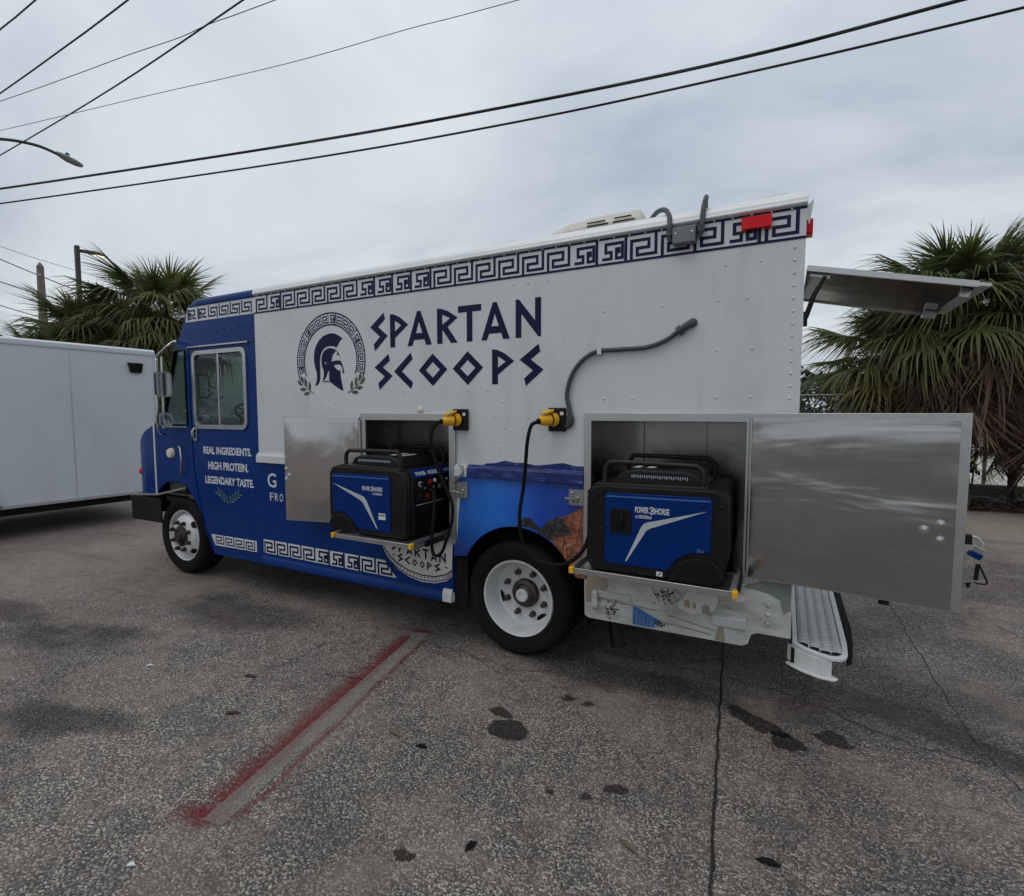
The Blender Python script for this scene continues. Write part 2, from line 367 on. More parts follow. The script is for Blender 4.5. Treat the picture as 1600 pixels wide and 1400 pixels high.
def arc(cx, cz, r_, a0, a1, n, rz=None):
    rz = rz or r_
    return [(cx + r_ * math.cos(R(a0 + (a1 - a0) * i / n)), cz + rz * math.sin(R(a0 + (a1 - a0) * i / n))) for i in range(n + 1)]
def rrect(x0, x1, z0, z1, r_, n=5):
    return arc(x1 - r_, z1 - r_, r_, 0, 90, n) + arc(x0 + r_, z1 - r_, r_, 90, 180, n) + arc(x0 + r_, z0 + r_, r_, 180, 270, n) + arc(x1 - r_, z0 + r_, r_, 270, 360, n)
def spline(P, n=6):
    P = [Vector(q) for q in P]; out = []
    for i in range(len(P) - 1):
        p0 = P[max(i - 1, 0)]; p1 = P[i]; p2 = P[i + 1]; p3 = P[min(i + 2, len(P) - 1)]
        for j in range(n):
            t = j / n
            out.append(.5 * ((2 * p1) + (p2 - p0) * t + (2 * p0 - 5 * p1 + 4 * p2 - p3) * t * t + (3 * p1 - p0 - 3 * p2 + p3) * t ** 3))
    return out + [P[-1]]
_tx = {}
def text2d(s, bold=0.):
    if (s, bold) in _tx: return _tx[(s, bold)]
    cu = bpy.data.curves.new('txt', 'FONT'); cu.body = s; cu.offset = bold; cu.resolution_u = 3; cu.dimensions = '2D'; cu.fill_mode = 'FRONT'
    o = bpy.data.objects.new('txt', cu); col.objects.link(o)
    dg = bpy.context.evaluated_depsgraph_get(); dg.update(); me = bpy.data.meshes.new_from_object(o.evaluated_get(dg))
    vs = [(v.co.x, v.co.y) for v in me.vertices]; fs = [tuple(p.vertices) for p in me.polygons]
    bpy.data.objects.remove(o); bpy.data.curves.remove(cu); bpy.data.meshes.remove(me)
    x0 = min(v[0] for v in vs); x1 = max(v[0] for v in vs); y0 = min(v[1] for v in vs); y1 = max(v[1] for v in vs)
    _tx[(s, bold)] = ([((a - x0) / (x1 - x0), (b - y0) / (y1 - y0)) for a, b in vs], fs); return _tx[(s, bold)]
def put_text(mb, s, fn, bold=0.):
    vs, fs = text2d(s, bold); mb.add([fn(a, b) for a, b in vs], fs); return mb
def thick(pts, t):
    P = [Vector(q) for q in pts]; L_ = []; R_ = []
    for i, q in enumerate(P):
        d0 = (P[i] - P[i - 1]).normalized() if i else None; d1 = (P[i + 1] - P[i]).normalized() if i < len(P) - 1 else None
        n0 = Vector((-d0.y, d0.x)) if d0 else None; n1 = Vector((-d1.y, d1.x)) if d1 else None
        if n0 is None: m = n1
        elif n1 is None: m = n0
        else: m = (n0 + n1); m = m.normalized() * (1 / max(.35, math.sqrt((1 + n0.dot(n1)) / 2)))
        L_.append(q + m * t); R_.append(q - m * t)
    return [tuple(q) for q in L_ + R_[::-1]]

# ------------------------------------------------------------------ ground
g = MB(); nx = 40
g.ground([(-160, -60), (160, -60), (160, 220), (-160, 220)])
o = obj('pavement', g.mesh('pavement', 'asphalt')); tag(o, 'worn speckled grey asphalt of the parking lot', kind='structure')
def fade_sheet(name, outline, z, mat, inner=.45, sub=0):
    "outline polygon with a fade attribute 1 inside, 0 on the rim"
    c = Vector((sum(q[0] for q in outline) / len(outline), sum(q[1] for q in outline) / len(outline)))
    vs = [(c.x, c.y, z)]; n = len(outline); fades = [1.]
    for s_ in (inner, 1.):
        for q in outline:
            w = c + (Vector(q) - c) * s_; vs.append((w.x, w.y, z)); fades.append(1. if s_ < 1 else 0.)
    fs = [(0, 1 + i, 1 + (i + 1) % n) for i in range(n)] + [(1 + i, 1 + n + i, 1 + n + (i + 1) % n, 1 + (i + 1) % n) for i in range(n)]
    return strip_mesh(name, vs, fs, fades, mat)
def strip_mesh(name, vs, fs, fades, mat):
    me = bpy.data.meshes.new(name); me.from_pydata(vs, [], fs); a = me.attributes.new('fade', 'FLOAT', 'POINT'); a.data.foreach_set('value', fades)
    me.materials.append(M[mat]); o = obj(name, me); o['kind'] = 'structure'; return o
def ribbon(name, path, w, z, mat, prof=((-1, 0), (-.35, 1), (.35, 1), (1, 0)), ends=True):
    P = [Vector(q) for q in path]; vs = []; fades = []; fs = []; m = len(prof)
    for i, q in enumerate(P):
        d = (P[min(i + 1, len(P) - 1)] - P[max(i - 1, 0)]).normalized(); nrm = Vector((-d.y, d.x))
        ww = w[i] if isinstance(w, (list, tuple)) else w
        for u, f in prof:
            r_ = q + nrm * (u * ww); vs.append((r_.x, r_.y, z)); fades.append(f * (0 if ends and i in (0, len(P) - 1) else 1))
    for i in range(len(P) - 1): fs += [(i * m + j, i * m + j + 1, (i + 1) * m + j + 1, (i + 1) * m + j) for j in range(m - 1)]
    return strip_mesh(name, vs, fs, fades, mat)
def jit(path, a, n=5):
    out = []
    for i in range(len(path) - 1):
        for j in range(n):
            t = j / n; out.append((path[i][0] * (1 - t) + path[i + 1][0] * t + rnd.uniform(-a, a), path[i][1] * (1 - t) + path[i + 1][1] * t + rnd.uniform(-a, a)))
    return out + [path[-1]]
def blob(cx, cy, rx, ry, a=0, n=22, rough=.25, sd_=0):
    r2 = random.Random(sd_ + int(cx * 100)); ph = [r2.uniform(0, 6.28) for _ in range(4)]; out = []
    for i in range(n):
        t = 2 * math.pi * i / n; k_ = 1 + rough * (math.sin(2 * t + ph[0]) * .5 + math.sin(3 * t + ph[1]) * .35 + math.sin(5 * t + ph[2]) * .3 + math.sin(9 * t + ph[3]) * .22)
        x, y = rx * k_ * math.cos(t), ry * k_ * math.sin(t); out.append((cx + x * math.cos(a) - y * math.sin(a), cy + x * math.sin(a) + y * math.cos(a)))
    return out
E0, E1 = Vector((-2.325, .03)), Vector((-1.97, -1.79))            # sprayed stall marking: centre line
dd = (E1 - E0).normalized(); nn_ = Vector((-dd.y, dd.x))
def along(t, s_): q = E0 + (E1 - E0) * t + nn_ * s_; return (q.x, q.y)
tag(ribbon('red_sprayed_marking', [along(t / 14, -.142 - .008 * math.sin(t)) for t in range(0, 15)], [.085 + .02 * (t % 3) / 2 + .03 * t / 14 for t in range(15)], .003, 'red_spray', ((-1, 0), (-.3, .25), (.35, .75), (.8, 1), (1, .55))), 'soft red spray paint along the stall line')
tag(ribbon('red_sprayed_marking', [along(t / 14, .062 + .006 * math.sin(t * 1.7) + .02 * max(0, t / 14 - .4)) for t in range(0, 15)], [.018 + .006 * (t % 2) + .02 * max(0, t / 14 - .4) for t in range(15)], .003, 'red_spray', ((-1, 0), (-.4, .55), (.3, .5), (1, 0))), 'thin red spray edge on the near side of the stall line')
pe = along(.985, -.07)
tag(fade_sheet('red_sprayed_marking', blob(pe[0], pe[1], .19, .10, .5, 26, .3), .0045, 'red_spray', .12), 'red spray patch at the lower end of the stall line')
tag(ribbon('red_sprayed_marking', [along(-.018, -.13 + .042 * t) for t in range(0, 6)], .03, .0045, 'red_spray'), 'red spray cap at the upper end of the stall line')
tag(ribbon('bare_stall_line', [along(t / 14, -.01) for t in range(0, 15)], .05, .006, 'bare_stripe', ((-1, .9), (-.6, 1), (.6, 1), (1, .9)), False), 'bare grey stripe left between the red spray edges')
for (cx, cy, rx, ry, a, lb) in [(-1.22, -.70, .13, .10, .3, 'round dark oil stain'), (-1.33, -.58, .08, .045, .1, 'small dark oil stain beside the round one'),
        (-.08, -.02, .17, .085, -.5, 'long dark oil stain near the rear step'), (.06, -.13, .11, .07, -.9, 'tail of the long oil stain'), (.27, .0, .10, .07, .2, 'separate dark oil stain on the right'),
        (-1.05, -.28, .05, .03, 0, 'oil drip'), (-.93, -.28, .04, .025, .4, 'oil drip'), (-.6, -.85, .06, .035, .4, 'oil drip'), (-.70, -.95, .03, .025, 0, 'oil drip'), (-.85, -1.0, .02, .02, 0, 'oil drip'), (.75, -1.0, .07, .03, .6, 'dark smear'), (.62, -.85, .05, .03, .9, 'dark smear'), (-1.2, -1.55, .05, .03, .4, 'dark smear')]:
    o = fade_sheet('oil_stain', blob(cx, cy, rx, ry, a, 40, .10 if 'round dark' in lb else .34), .0035, 'oil_stain', .62); o['label'] = lb
for (cx, cy, rx, ry, a, lb) in [(-3.9, -.35, 1.15, .42, .18, 'dark patch beside the truck'), (-4.6, -1.2, .9, .3, .25, 'dark worn patch'), (-6.2, -1.3, 1.6, .3, .1, 'dark worn patch'), (-3.4, -1.75, .6, .22, .4, 'dark worn patch'), (-.9, .1, .9, .3, .05, 'dark patch under the truck rear'), (.75, .35, .7, .25, -.4, 'dark patch behind the step')]:
    o = fade_sheet('dark_patch', blob(cx, cy, rx, ry, a, 28, .3), .002, 'dark_patch', .35); o['label'] = lb  # irregular dark sheets on the asphalt, fading towards the rim
o = ribbon('pavement_seam', jit([(-.45, 2.6), (-.33, .86), (-.25, -.2), (-.17, -1.18), (-.11, -2.0)], .004, 14), .0095, .0052, 'seam_tar', ends=False); o['label'] = 'straight dark joint in the asphalt'
o = ribbon('pavement_crack', jit([(.86, 2.6), (.86, 2.14), (.87, 1.3), (.9, .25), (.98, -.1)], .010, 9), .0042, .0048, 'seam_tar'); o['label'] = 'thin crack running away on the right'
o = ribbon('pavement_crack', jit([(-1.4, .33), (-.6, .42), (.1, .36), (.55, .15), (.9, .12)], .02, 9), .005, .0046, 'seam_tar'); o['label'] = 'ragged crack under the rear of the truck'
o = ribbon('pavement_crack', jit([(-2.4, -.1), (-1.9, -.07), (-1.45, -.25)], .02, 8), .004, .0046, 'seam_tar'); o['label'] = 'fine crack in front of the rear wheel'
o = ribbon('pavement_crack', jit([(-2.55, -.75), (-2.3, -.7), (-2.12, -.62)], .015, 8), .004, .0046, 'seam_tar'); o['label'] = 'fine crack beside the red marking'
o = ribbon('pavement_crack', jit([(1.5, 2.3), (1.75, 1.4), (2.0, .9)], .02, 8), .005, .0046, 'seam_tar'); o['label'] = 'dark crack at the far right'
o = ribbon('pale_scrape', jit([(-.75, .42), (-.35, .62), (.0, .85)], .012, 6), .02, .0044, 'pale_scrape'); o['label'] = 'pale scrape across the shaded asphalt'
# ------------------------------------------------------------------ food truck
T = thing('food_truck', 'blue and white box food truck with open steel side compartments', 'food truck', (-2.9, 1.15, 0))
W = 2.3; XR = .065; XB = -4.10; ZT = 2.66
# box body
up = [(XB, 1.25), (-2.85, 1.25), (-2.85, 1.61), (-2.03, 1.61), (-2.03, 1.25), (-1.04, 1.25), (-1.04, 1.61), (-.15, 1.61), (-.15, 1.25), (XR, 1.25), (XR, ZT), (XB, ZT)]
part('upper_side_panel', MB().extr(up, 0, .03), 'white_paint', T)
arch = [(-2.04, .62)] + arc(-1.53, .46, .44, 156, 22, 16) + [(-1.06, .58)]
front_low = [(XB, .37), (-2.04, .37), (-2.04, .62), (-2.03, .79), (-2.85, .79), (-2.85, 1.249), (XB, 1.249)]
part('lower_side_panel', MB().extr(front_low, 0, .03), 'blue_wrap', T)
mid = [(-2.029, 1.249), (-2.029, .64)] + arc(-1.53, .46, .44, 154, 22, 16) + [(-1.041, .62), (-1.041, 1.249)]
part('lower_side_panel', MB().extr(mid, 0, .03), 'sea_print', T, label='panel printed with a deep blue sea above the rear wheel')
rear_low = [(-1.06, .60), (-1.055, .40), (-1.03, .385), (-.165, .395), (-.135, .41), (-.12, .465), (-.09, .48), (XR, .48), (XR, 1.249), (-.151, 1.249), (-.151, .789), (-1.06, .789)]
part('lower_side_panel', MB().extr(rear_low, 0.001, .03), 'village_print', T, label='pale rear skirt printed with a white village')
part('far_side_panel', MB().extr([(XB, .35), (XR, .35), (XR, ZT), (XB, ZT)], W - .03, W), 'white_paint', T)
part('rear_panel', MB().box(XR - .03, XR - .002, .031, W - .031, .48, ZT), 'white_paint', T)
part('floor', MB().box(-4.95, XR - .035, .3, W - .3, .66, .77), 'black_paint', T)
part('bulkhead', MB().box(XB + .002, XB + .03, .031, W - .031, .5, ZT), 'cab_interior', T)
prof = [(0.002, 2.655), (-.012, 2.668), (-.014, 2.69), (-.004, 2.715), (.025, 2.737), (.07, 2.748), (.09, 2.748), (.6, 2.775), (1.15, 2.785), (1.7, 2.775), (W - .09, 2.748), (W - .025, 2.737), (W + .012, 2.69), (W, 2.655)]
part('roof', MB().extr(prof, XB, XR + .004, 'x'), 'roof_white', T, smooth=50, bevel=.012)
part('roof_edge_trim', MB().tube([(XB + .01, -.013, 2.672), (XR, -.013, 2.672)], .010, 8), 'roof_white', T, smooth=60)
for q in ((-.42, .16, 2.765), ):
    part('roof_flashing', MB().extr([(-.45, 2.752), (-.1, 2.782), (-.02, 2.778), (-.02, 2.752)], .11, .6), 'roof_white', T, bevel=.006)
# greek key bands
S_UNIT = [[(0, 0), (0, .78), (.72, .78), (.72, .45), (.24, .45), (.24, .16), (1.0, .16), (1.0, 1)]]
T_UNIT = [[(-.0, .16), (.40, .16), (.40, .44), (.16, .44), (.16, .80), (.88, .80), (.88, .16), (.62, .16), (.62, .56), (.74, .56), (.74, .36)], [(1.02, 0), (1.02, 1)]]
def strokes(paths, t, emit):
    "axis-aligned strokes as rectangles that butt but never overlap"
    for P in paths:
        for i in range(len(P) - 1):
            (x0, y0), (x1, y1) = P[i], P[i + 1]
            dx, dy = (x1 > x0) - (x1 < x0), (y1 > y0) - (y1 < y0)
            a = 0 if i == 0 else 1; b = 0 if i == len(P) - 2 else 1
            xa, ya, xb, yb = x0 + dx * t * a, y0 + dy * t * a, x1 + dx * t * b, y1 + dy * t * b
            if dx: emit(min(xa, xb), max(xa, xb), y0 - t, y0 + t)
            else: emit(x0 - t, x0 + t, min(ya, yb), max(ya, yb))
def key_band(mb, x0, x1, z0, z1, seq, t=.066, mirror=False, y=-.003):
    h = z1 - z0; n = len(seq); w = (x1 - x0) / n; a = w / h
    for i, c in enumerate(seq):
        ox = x0 + i * w; span = w / 1.26; sx_ = span
        unit = S_UNIT if c == 'S' else T_UNIT
        for P in unit:
            Q = [((1 - u if mirror else u) * a / 1.26, v) for u, v in P]
            if mirror: Q = Q
            def em(xa, xb, za, zb):
                mb.add([(ox + w * .10 + xa * h, y, z0 + za * h), (ox + w * .10 + xb * h, y, z0 + za * h), (ox + w * .10 + xb * h, y, z0 + zb * h), (ox + w * .10 + xa * h, y, z0 + zb * h)], [(0, 1, 2, 3)])
            strokes([Q], t, em)
part('greek_key_field', MB().flat([(XB, 2.502), (XR, 2.502), (XR, 2.658), (XB, 2.658)], -.0015), 'white_print', T)
b = MB(); b.flat([(XB, 2.502), (XR, 2.502), (XR, 2.515), (XB, 2.515)], -.003); b.flat([(XB, 2.645), (XR, 2.645), (XR, 2.658), (XB, 2.658)], -.003)
key_band(b, XB + .02, XR - .02, 2.515, 2.645, 'STSSSSSTTTTSSSSSSTTSSSSTTTS'[:22] + 'TS'); part('greek_key_band', b, 'navy_print', T)
part('greek_key_field', MB().flat([(-5.13, 2.512), (-4.10, 2.512), (-4.10, 2.648), (-5.095, 2.648)], .0085), 'white_print', T)
b = MB(); key_band(b, -5.10, -4.13, 2.522, 2.638, 'TTSSSS', mirror=True, y=.007); part('greek_key_band', b, 'navy_print', T)
part('greek_key_field', MB().flat([(-4.075, .40), (-2.55, .40), (-2.62, .47), (-2.665, .522), (-4.075, .522)], -.0015), 'white_print', T)
b = MB(); key_band(b, -4.075, -2.58, .398, .524, 'SSSSTTTSS', y=-.003); part('greek_key_band', b, 'navy_print', T)
part('greek_key_field', MB().flat([(-4.80, .375), (-4.185, .385), (-4.185, .488), (-4.86, .478)], .0085), 'white_print', T)
b = MB(); key_band(b, -4.80, -4.20, .385, .482, 'SSSS', y=.007); part('greek_key_band', b, 'navy_print', T)
# medallion
MC = (-3.198, 2.055); RO = (.372, .376); RI = (.29, .285)
b = MB()
def pol(t, s_):   # t angle deg, s_ 0 inner..1 outer
    return (MC[0] + (RI[0] + (RO[0] - RI[0]) * s_) * math.cos(R(t)), MC[1] + (RI[1] + (RO[1] - RI[1]) * s_) * math.sin(R(t)))
def ringseg(mb, t0, t1, s0, s1, y, n=None):
    n = n or max(1, int(abs(t1 - t0) / 4) + 1); o_ = [pol(t0 + (t1 - t0) * i / n, s0) for i in range(n + 1)]; q_ = [pol(t0 + (t1 - t0) * i / n, s1) for i in range(n + 1)]
    mb.add([(x, y, z) for x, z in o_ + q_], [(i, i + 1, n + 2 + i, n + 1 + i) for i in range(n)])
part('medallion_field', (lambda m: (ringseg(m, -22, 202, 0, 1, -.0015, 56), m)[1])(MB()), 'white_print', T)
ringseg(b, -22, 202, .93, 1.05, -.003, 60); ringseg(b, -22, 202, -.06, .06, -.003, 60)
NU = 16
for i in range(NU):
    t0 = 198 - i * 216 / NU; wd = -216 / NU
    for P in (S_UNIT if i % 4 else T_UNIT):
        Q = [(.12 + u * .78, .06 + v * .87) for u, v in P]
        strokes([[(u * 1.25, v) for u, v in Q]], .058, lambda xa, xb, za, zb: ringseg(b, t0 + wd * xa / 1.25, t0 + wd * xb / 1.25, za, zb, -.003))
part('medallion_ring', b, 'navy_print', T)
crest = [(-3.056, 2.225), (-3.094, 2.247), (-3.137, 2.266), (-3.169, 2.272), (-3.217, 2.268), (-3.269, 2.254), (-3.314, 2.225), (-3.346, 2.19), (-3.366, 2.149), (-3.376, 2.102), (-3.374, 2.054), (-3.364, 2.011), (-3.35, 1.974), (-3.346, 1.931), (-3.353, 1.894), (-3.372, 1.861), (-3.335, 1.875), (-3.317, 1.898), (-3.31, 1.93), (-3.307, 1.972), (-3.309, 2.014), (-3.309, 2.057), (-3.304, 2.093), (-3.292, 2.124), (-3.272, 2.149), (-3.242, 2.166), (-3.212, 2.173), (-3.176, 2.172), (-3.147, 2.167), (-3.119, 2.156), (-3.107, 2.176), (-3.085, 2.203)]
dome = [(-3.127, 2.136), (-3.155, 2.149), (-3.184, 2.157), (-3.22, 2.154), (-3.25, 2.143), (-3.277, 2.118), (-3.29, 2.087), (-3.292, 2.051), (-3.285, 2.013), (-3.271, 1.987), (-3.268, 1.955), (-3.273, 1.929), (-3.289, 1.895), (-3.251, 1.92), (-3.231, 1.954), (-3.219, 1.979), (-3.208, 1.979), (-3.211, 1.895), (-3.179, 1.879), (-3.129, 1.849), (-3.093, 1.83), (-3.058, 1.818), (-3.071, 1.85), (-3.088, 1.892), (-3.094, 1.928), (-3.092, 1.975), (-3.107, 1.978), (-3.131, 1.992), (-3.149, 2.01), (-3.156, 2.021), (-3.123, 2.025), (-3.094, 2.024), (-3.073, 2.013), (-3.063, 1.989), (-3.064, 1.956), (-3.045, 1.952), (-3.053, 1.994), (-3.069, 2.038), (-3.086, 2.054), (-3.122, 2.058), (-3.158, 2.055), (-3.18, 2.048), (-3.176, 2.077), (-3.16, 2.107), (-3.138, 2.124)]
eye = [(-3.254, 2.045), (-3.245, 2.051), (-3.237, 2.044), (-3.243, 2.032), (-3.251, 2.034)]
b = MB().flat(crest, -.002).flat(dome, -.002, [eye])
b.flat([(-3.153, 2.153), (-3.127, 2.1425), (-3.102, 2.114), (-3.082, 2.077), (-3.069, 2.041), (-3.076, 2.06), (-3.089, 2.083), (-3.098, 2.098), (-3.113, 2.103), (-3.128, 2.096), (-3.113, 2.115), (-3.124, 2.138)], -.0025)
b.flat([(-3.289, 1.892), (-3.251, 1.902), (-3.212, 1.893), (-3.212, 1.885), (-3.244, 1.893)], -.0025)
b.flat([(-3.085, 1.982), (-3.084, 1.933), (-3.074, 1.886), (-3.058, 1.818), (-3.076, 1.861), (-3.092, 1.908), (-3.092, 1.982)], -.0028)
part('helmet_emblem', b, 'navy_print', T)
def leaf(mb, cx, cz, ang, ln, wd, y=-.0025):
    ca, sa = math.cos(ang), math.sin(ang); pts = [(-.5, 0), (-.25, .38), (.1, .5), (.5, 0), (.1, -.5), (-.25, -.38)]
    mb.flat([(cx + u * ln * ca - v * wd * sa, cz + u * ln * sa + v * wd * ca) for u, v in pts], y)
b = MB()
for stem, lv in (([(-3.387, 1.804), (-3.429, 1.821), (-3.47, 1.857), (-3.504, 1.882)], [(-3.468, 1.804, .15), (-3.51, 1.839, .0), (-3.547, 1.891, 2.5), (-3.52, 1.92, 2.0), (-3.48, 1.895, 1.8), (-3.433, 1.864, 1.65)]),
                 ([(-3.01, 1.802), (-2.974, 1.816), (-2.928, 1.847), (-2.889, 1.874)], [(-2.934, 1.805, 0), (-2.89, 1.839, .1), (-2.855, 1.89, .75), (-2.881, 1.921, 1.2), (-2.923, 1.89, 1.4), (-2.969, 1.86, 1.45)])):
    b.flat(thick(stem, .0035), -.0035)
    for cx, cz, an in lv: leaf(b, cx, cz, an, .078, .030)
part('laurel_sprig', b, 'olive_print', T)
# big lettering
def glyph(ch):
    if ch == 'S': return thick([(.92, .97), (.16, .66), (.86, .36), (.16, .03)], .115), []
    if ch == 'C': return thick([(.95, .97), (.15, .5), (.95, .03)], .115), []
    if ch == 'P': return [(0, 0), (0, 1), (.2, .99), (.55, .88), (1, .64), (.27, .27), (.27, 0)], [[(.27, .80), (.62, .635), (.27, .47)]]
    if ch == 'A': return [(0, 0), (.41, 1), (.55, 1), (1, 0), (.77, 0), (.70, .17), (.28, .17), (.2, 0)], [[(.36, .36), (.48, .70), (.62, .36)]]
    if ch == 'R': return [(0, 0), (0, 1), (.2, .99), (.55, .90), (1, .70), (.52, .46), (1, 0), (.68, 0), (.26, .40), (.26, 0)], [[(.26, .82), (.64, .70), (.26, .53)]]
    if ch == 'T': return [(.38, 0), (.38, .82), (0, .82), (0, 1), (1, 1), (1, .82), (.62, .82), (.62, 0)], []
    if ch == 'N': return [(0, 0), (0, 1), (.13, 1), (.77, .42), (.77, 1), (1, 1), (1, 0), (.9, 0), (.23, .62), (.23, 0)], []
    if ch == 'O': return [(.5, 0), (1, .5), (.5, 1), (0, .5)], [[(.5, .26), (.25, .5), (.5, .74), (.75, .5)]]
def word(mb, items, z0, z1, y=-.002):
    for it in items:
        ch, a, c = it[:3]; za, zb = it[3:] if len(it) > 3 else (z0, z1)
        o_, h_ = glyph(ch); f = lambda q: (a + (c - a) * q[0], za + (zb - za) * q[1]); mb.flat([f(q) for q in o_], y, [[f(q) for q in h] for h in h_])
    return mb
part('lettering', word(MB(), [('S', -2.751, -2.619), ('P', -2.576, -2.408), ('A', -2.416, -2.2), ('R', -2.154, -1.983), ('T', -1.979, -1.795), ('A', -1.795, -1.58), ('N', -1.538, -1.36)], 2.125, 2.366), 'navy_print', T, label='SPARTAN in navy angular letters')
part('lettering', word(MB(), [('S', -2.714, -2.578), ('C', -2.532, -2.372), ('O', -2.317, -2.071), ('O', -2.025, -1.782), ('P', -1.713, -1.548), ('S', -1.491, -1.359)], 1.835, 2.062), 'navy_print', T, label='SCOOPS in navy angular letters')
def line(s_, x0, x1, z0, z1, mat, y=-.002, bold=.012, parent=T, label=None):
    return part('lettering', put_text(MB(), s_, lambda a, b_: (x0 + (x1 - x0) * a, y, z0 + (z1 - z0) * b_), bold), mat, parent, label=label or s_ + ' lettering')
line('G', -3.995, -3.88, .995, 1.12, 'white_print', label='large white letter G beside the steel door')
b = MB()
for s_, xa in (('F', -3.968), ('R', -3.905), ('O', -3.843)): put_text(b, s_, lambda a, c, xa=xa: (xa + .045 * a, -.002, .878 + .07 * c), .006)
part('lettering', b, 'white_print', T, label='first letters FRO of a covered white line')
# ice cream tub print
tub = [(-2.70, .79), (-2.683, .70), (-2.673, .61), (-2.624, .535), (-2.537, .474), (-2.428, .43), (-2.31, .41), (-2.19, .418), (-2.09, .45), (-2.042, .49), (-2.042, .62), (-2.031, .79)]
part('tub_print', MB().flat(tub, -.004), 'wall_print', T, label='white ice cream tub printed on the skirt')
part('tub_print', MB().flat([(-2.028, .72), (-2.0, .74), (-1.985, .95), (-1.97, 1.06), (-2.028, 1.06)], -.002), 'wall_print', T)
lo = [(-2.668, .585), (-2.60, .522), (-2.53, .48), (-2.428, .442), (-2.31, .424), (-2.19, .43), (-2.09, .462), (-2.044, .50)]
b = MB()
for dz, t in ((.0, .0035), (.036, .0045)): b.flat(thick([(x, z + dz) for x, z in lo], t), -.0055)
for i in range(26):
    u = i / 25 * (len(lo) - 1.001); j = int(u); f = u - j; x = lo[j][0] + (lo[j + 1][0] - lo[j][0]) * f; z = lo[j][1] + (lo[j + 1][1] - lo[j][1]) * f
    b.flat([(x - .002, z + .008), (x + .002, z + .008), (x + .002, z + .022), (x + .010, z + .022), (x + .010, z + .027), (x - .002, z + .027)], -.0055)
part('tub_band', b, 'navy_print', T)
tz = lambda x: .61 + .12 * (x + 2.34) ** 2 * 3
b = MB()
for i, ch in enumerate('SPARTAN'):
    x = -2.60 + i * .0745; z = .608 - .02 * i * .3 + .12 * (x + 2.34) ** 2; word(b, [(ch, x, x + .058, z, z + .075)], 0, 0, -.0055)
for i, ch in enumerate('SCOOPS'):
    x = -2.535 + i * .068; z = .522 - .004 * i + .3 * (x + 2.32) ** 2; word(b, [(ch, x, x + .05, z, z + .058)], 0, 0, -.0055)
for x, z in ((-2.588, .575), (-2.105, .545)): b.flat([(x, z), (x + .03, z - .004), (x + .03, z + .004), (x, z + .008)], -.0055)
part('lettering', b, 'navy_print', T, label='SPARTAN SCOOPS lettering on the printed tub')
# sea and rock prints
wv = [(-2.028, 1.249), (-1.955, 1.252), (-1.88, 1.268), (-1.836, 1.275), (-1.80, 1.29), (-1.76, 1.308), (-1.70, 1.312), (-1.613, 1.333), (-1.54, 1.322), (-1.472, 1.325), (-1.40, 1.312), (-1.336, 1.318), (-1.205, 1.336), (-1.12, 1.32), (-1.06, 1.322), (-1.06, 1.249)]
part('wave_crest_print', MB().flat(wv, -.002), 'wave_print', T)
rk = [(-1.40, .80), (-1.35, .845), (-1.30, .86), (-1.26, .93), (-1.22, .985), (-1.16, 1.01), (-1.12, 1.05), (-1.042, 1.07), (-1.042, .64), (-1.09, .64)]
rk = [(-1.042, 1.07), (-1.10, 1.055), (-1.14, 1.03), (-1.18, 1.005), (-1.23, .985), (-1.27, .95), (-1.30, .93), (-1.33, .885), (-1.30, .855), (-1.262, .813), (-1.205, .757), (-1.163, .70), (-1.13, .652), (-1.10, .62), (-1.042, .63)]
part('rock_print', MB().flat(rk, -.0018), 'rock_print', T)
b = MB()
b.flat([(-1.535, .905), (-1.50, .945), (-1.475, .972), (-1.43, .966), (-1.40, .94), (-1.375, .915), (-1.352, .905), (-1.37, .892), (-1.44, .906)], -.0026)
b.flat([(-1.385, .872), (-1.36, .90), (-1.335, .925), (-1.31, .96), (-1.27, .975), (-1.245, .995), (-1.21, .985), (-1.195, .955), (-1.16, .935), (-1.155, .90), (-1.20, .87), (-1.24, .865), (-1.29, .84), (-1.31, .845), (-1.33, .868)], -.0026)
part('dark_rock_print', b, 'dark_rock_print', T)
# village print on the rear skirt
part('print_motif', MB().flat([(-.17, .718), (-.12, .745), (-.078, .767), (.06, .765), (.06, .625), (.045, .62), (.03, .60), (.02, .63), (.012, .675), (-.04, .70), (-.10, .712)], -.0018), 'sage_print', T, label='printed grey green hillside')
part('print_motif', MB().flat([(-1.05, .75), (-.93, .74), (-.91, .60), (-.95, .50), (-1.05, .48)], -.0018), 'tan_print', T, label='printed tan wall')
part('print_motif', MB().flat([(-.50, .545), (-.505, .585), (-.47, .60), (-.455, .64), (-.43, .66), (-.41, .658), (-.395, .64), (-.37, .645), (-.355, .67), (-.31, .68), (-.285, .65), (-.29, .60), (-.31, .555), (-.36, .53), (-.43, .52)], -.0018), 'wall_print', T, label='printed white house with arches')
b = MB()
for x, z, w, h in ((-.465, .555, .03, .05), (-.37, .535, .04, .055), (-.42, .555, .018, .04)): b.flat([(x, z), (x + w, z)] + arc(x + w / 2, z + h * .6, w / 2, 0, 180, 6), -.0028)
part('print_motif', b, 'tan_print', T, label='printed arched openings')
part('print_motif', MB().flat([(-.28, .60), (-.26, .68), (-.16, .69), (-.165, .62)], -.0018), 'shade_print', T, label='printed shaded wall')
part('print_motif', MB().flat(arc(-.185, .655, .04, 0, 360, 14, .022)[:-1], -.0028), 'wall_print', T, label='printed table top')
part('print_motif', MB().flat(thick([(-.30, .68), (-.265, .565)], .006), -.0028), 'shade_print', T, label='printed column')
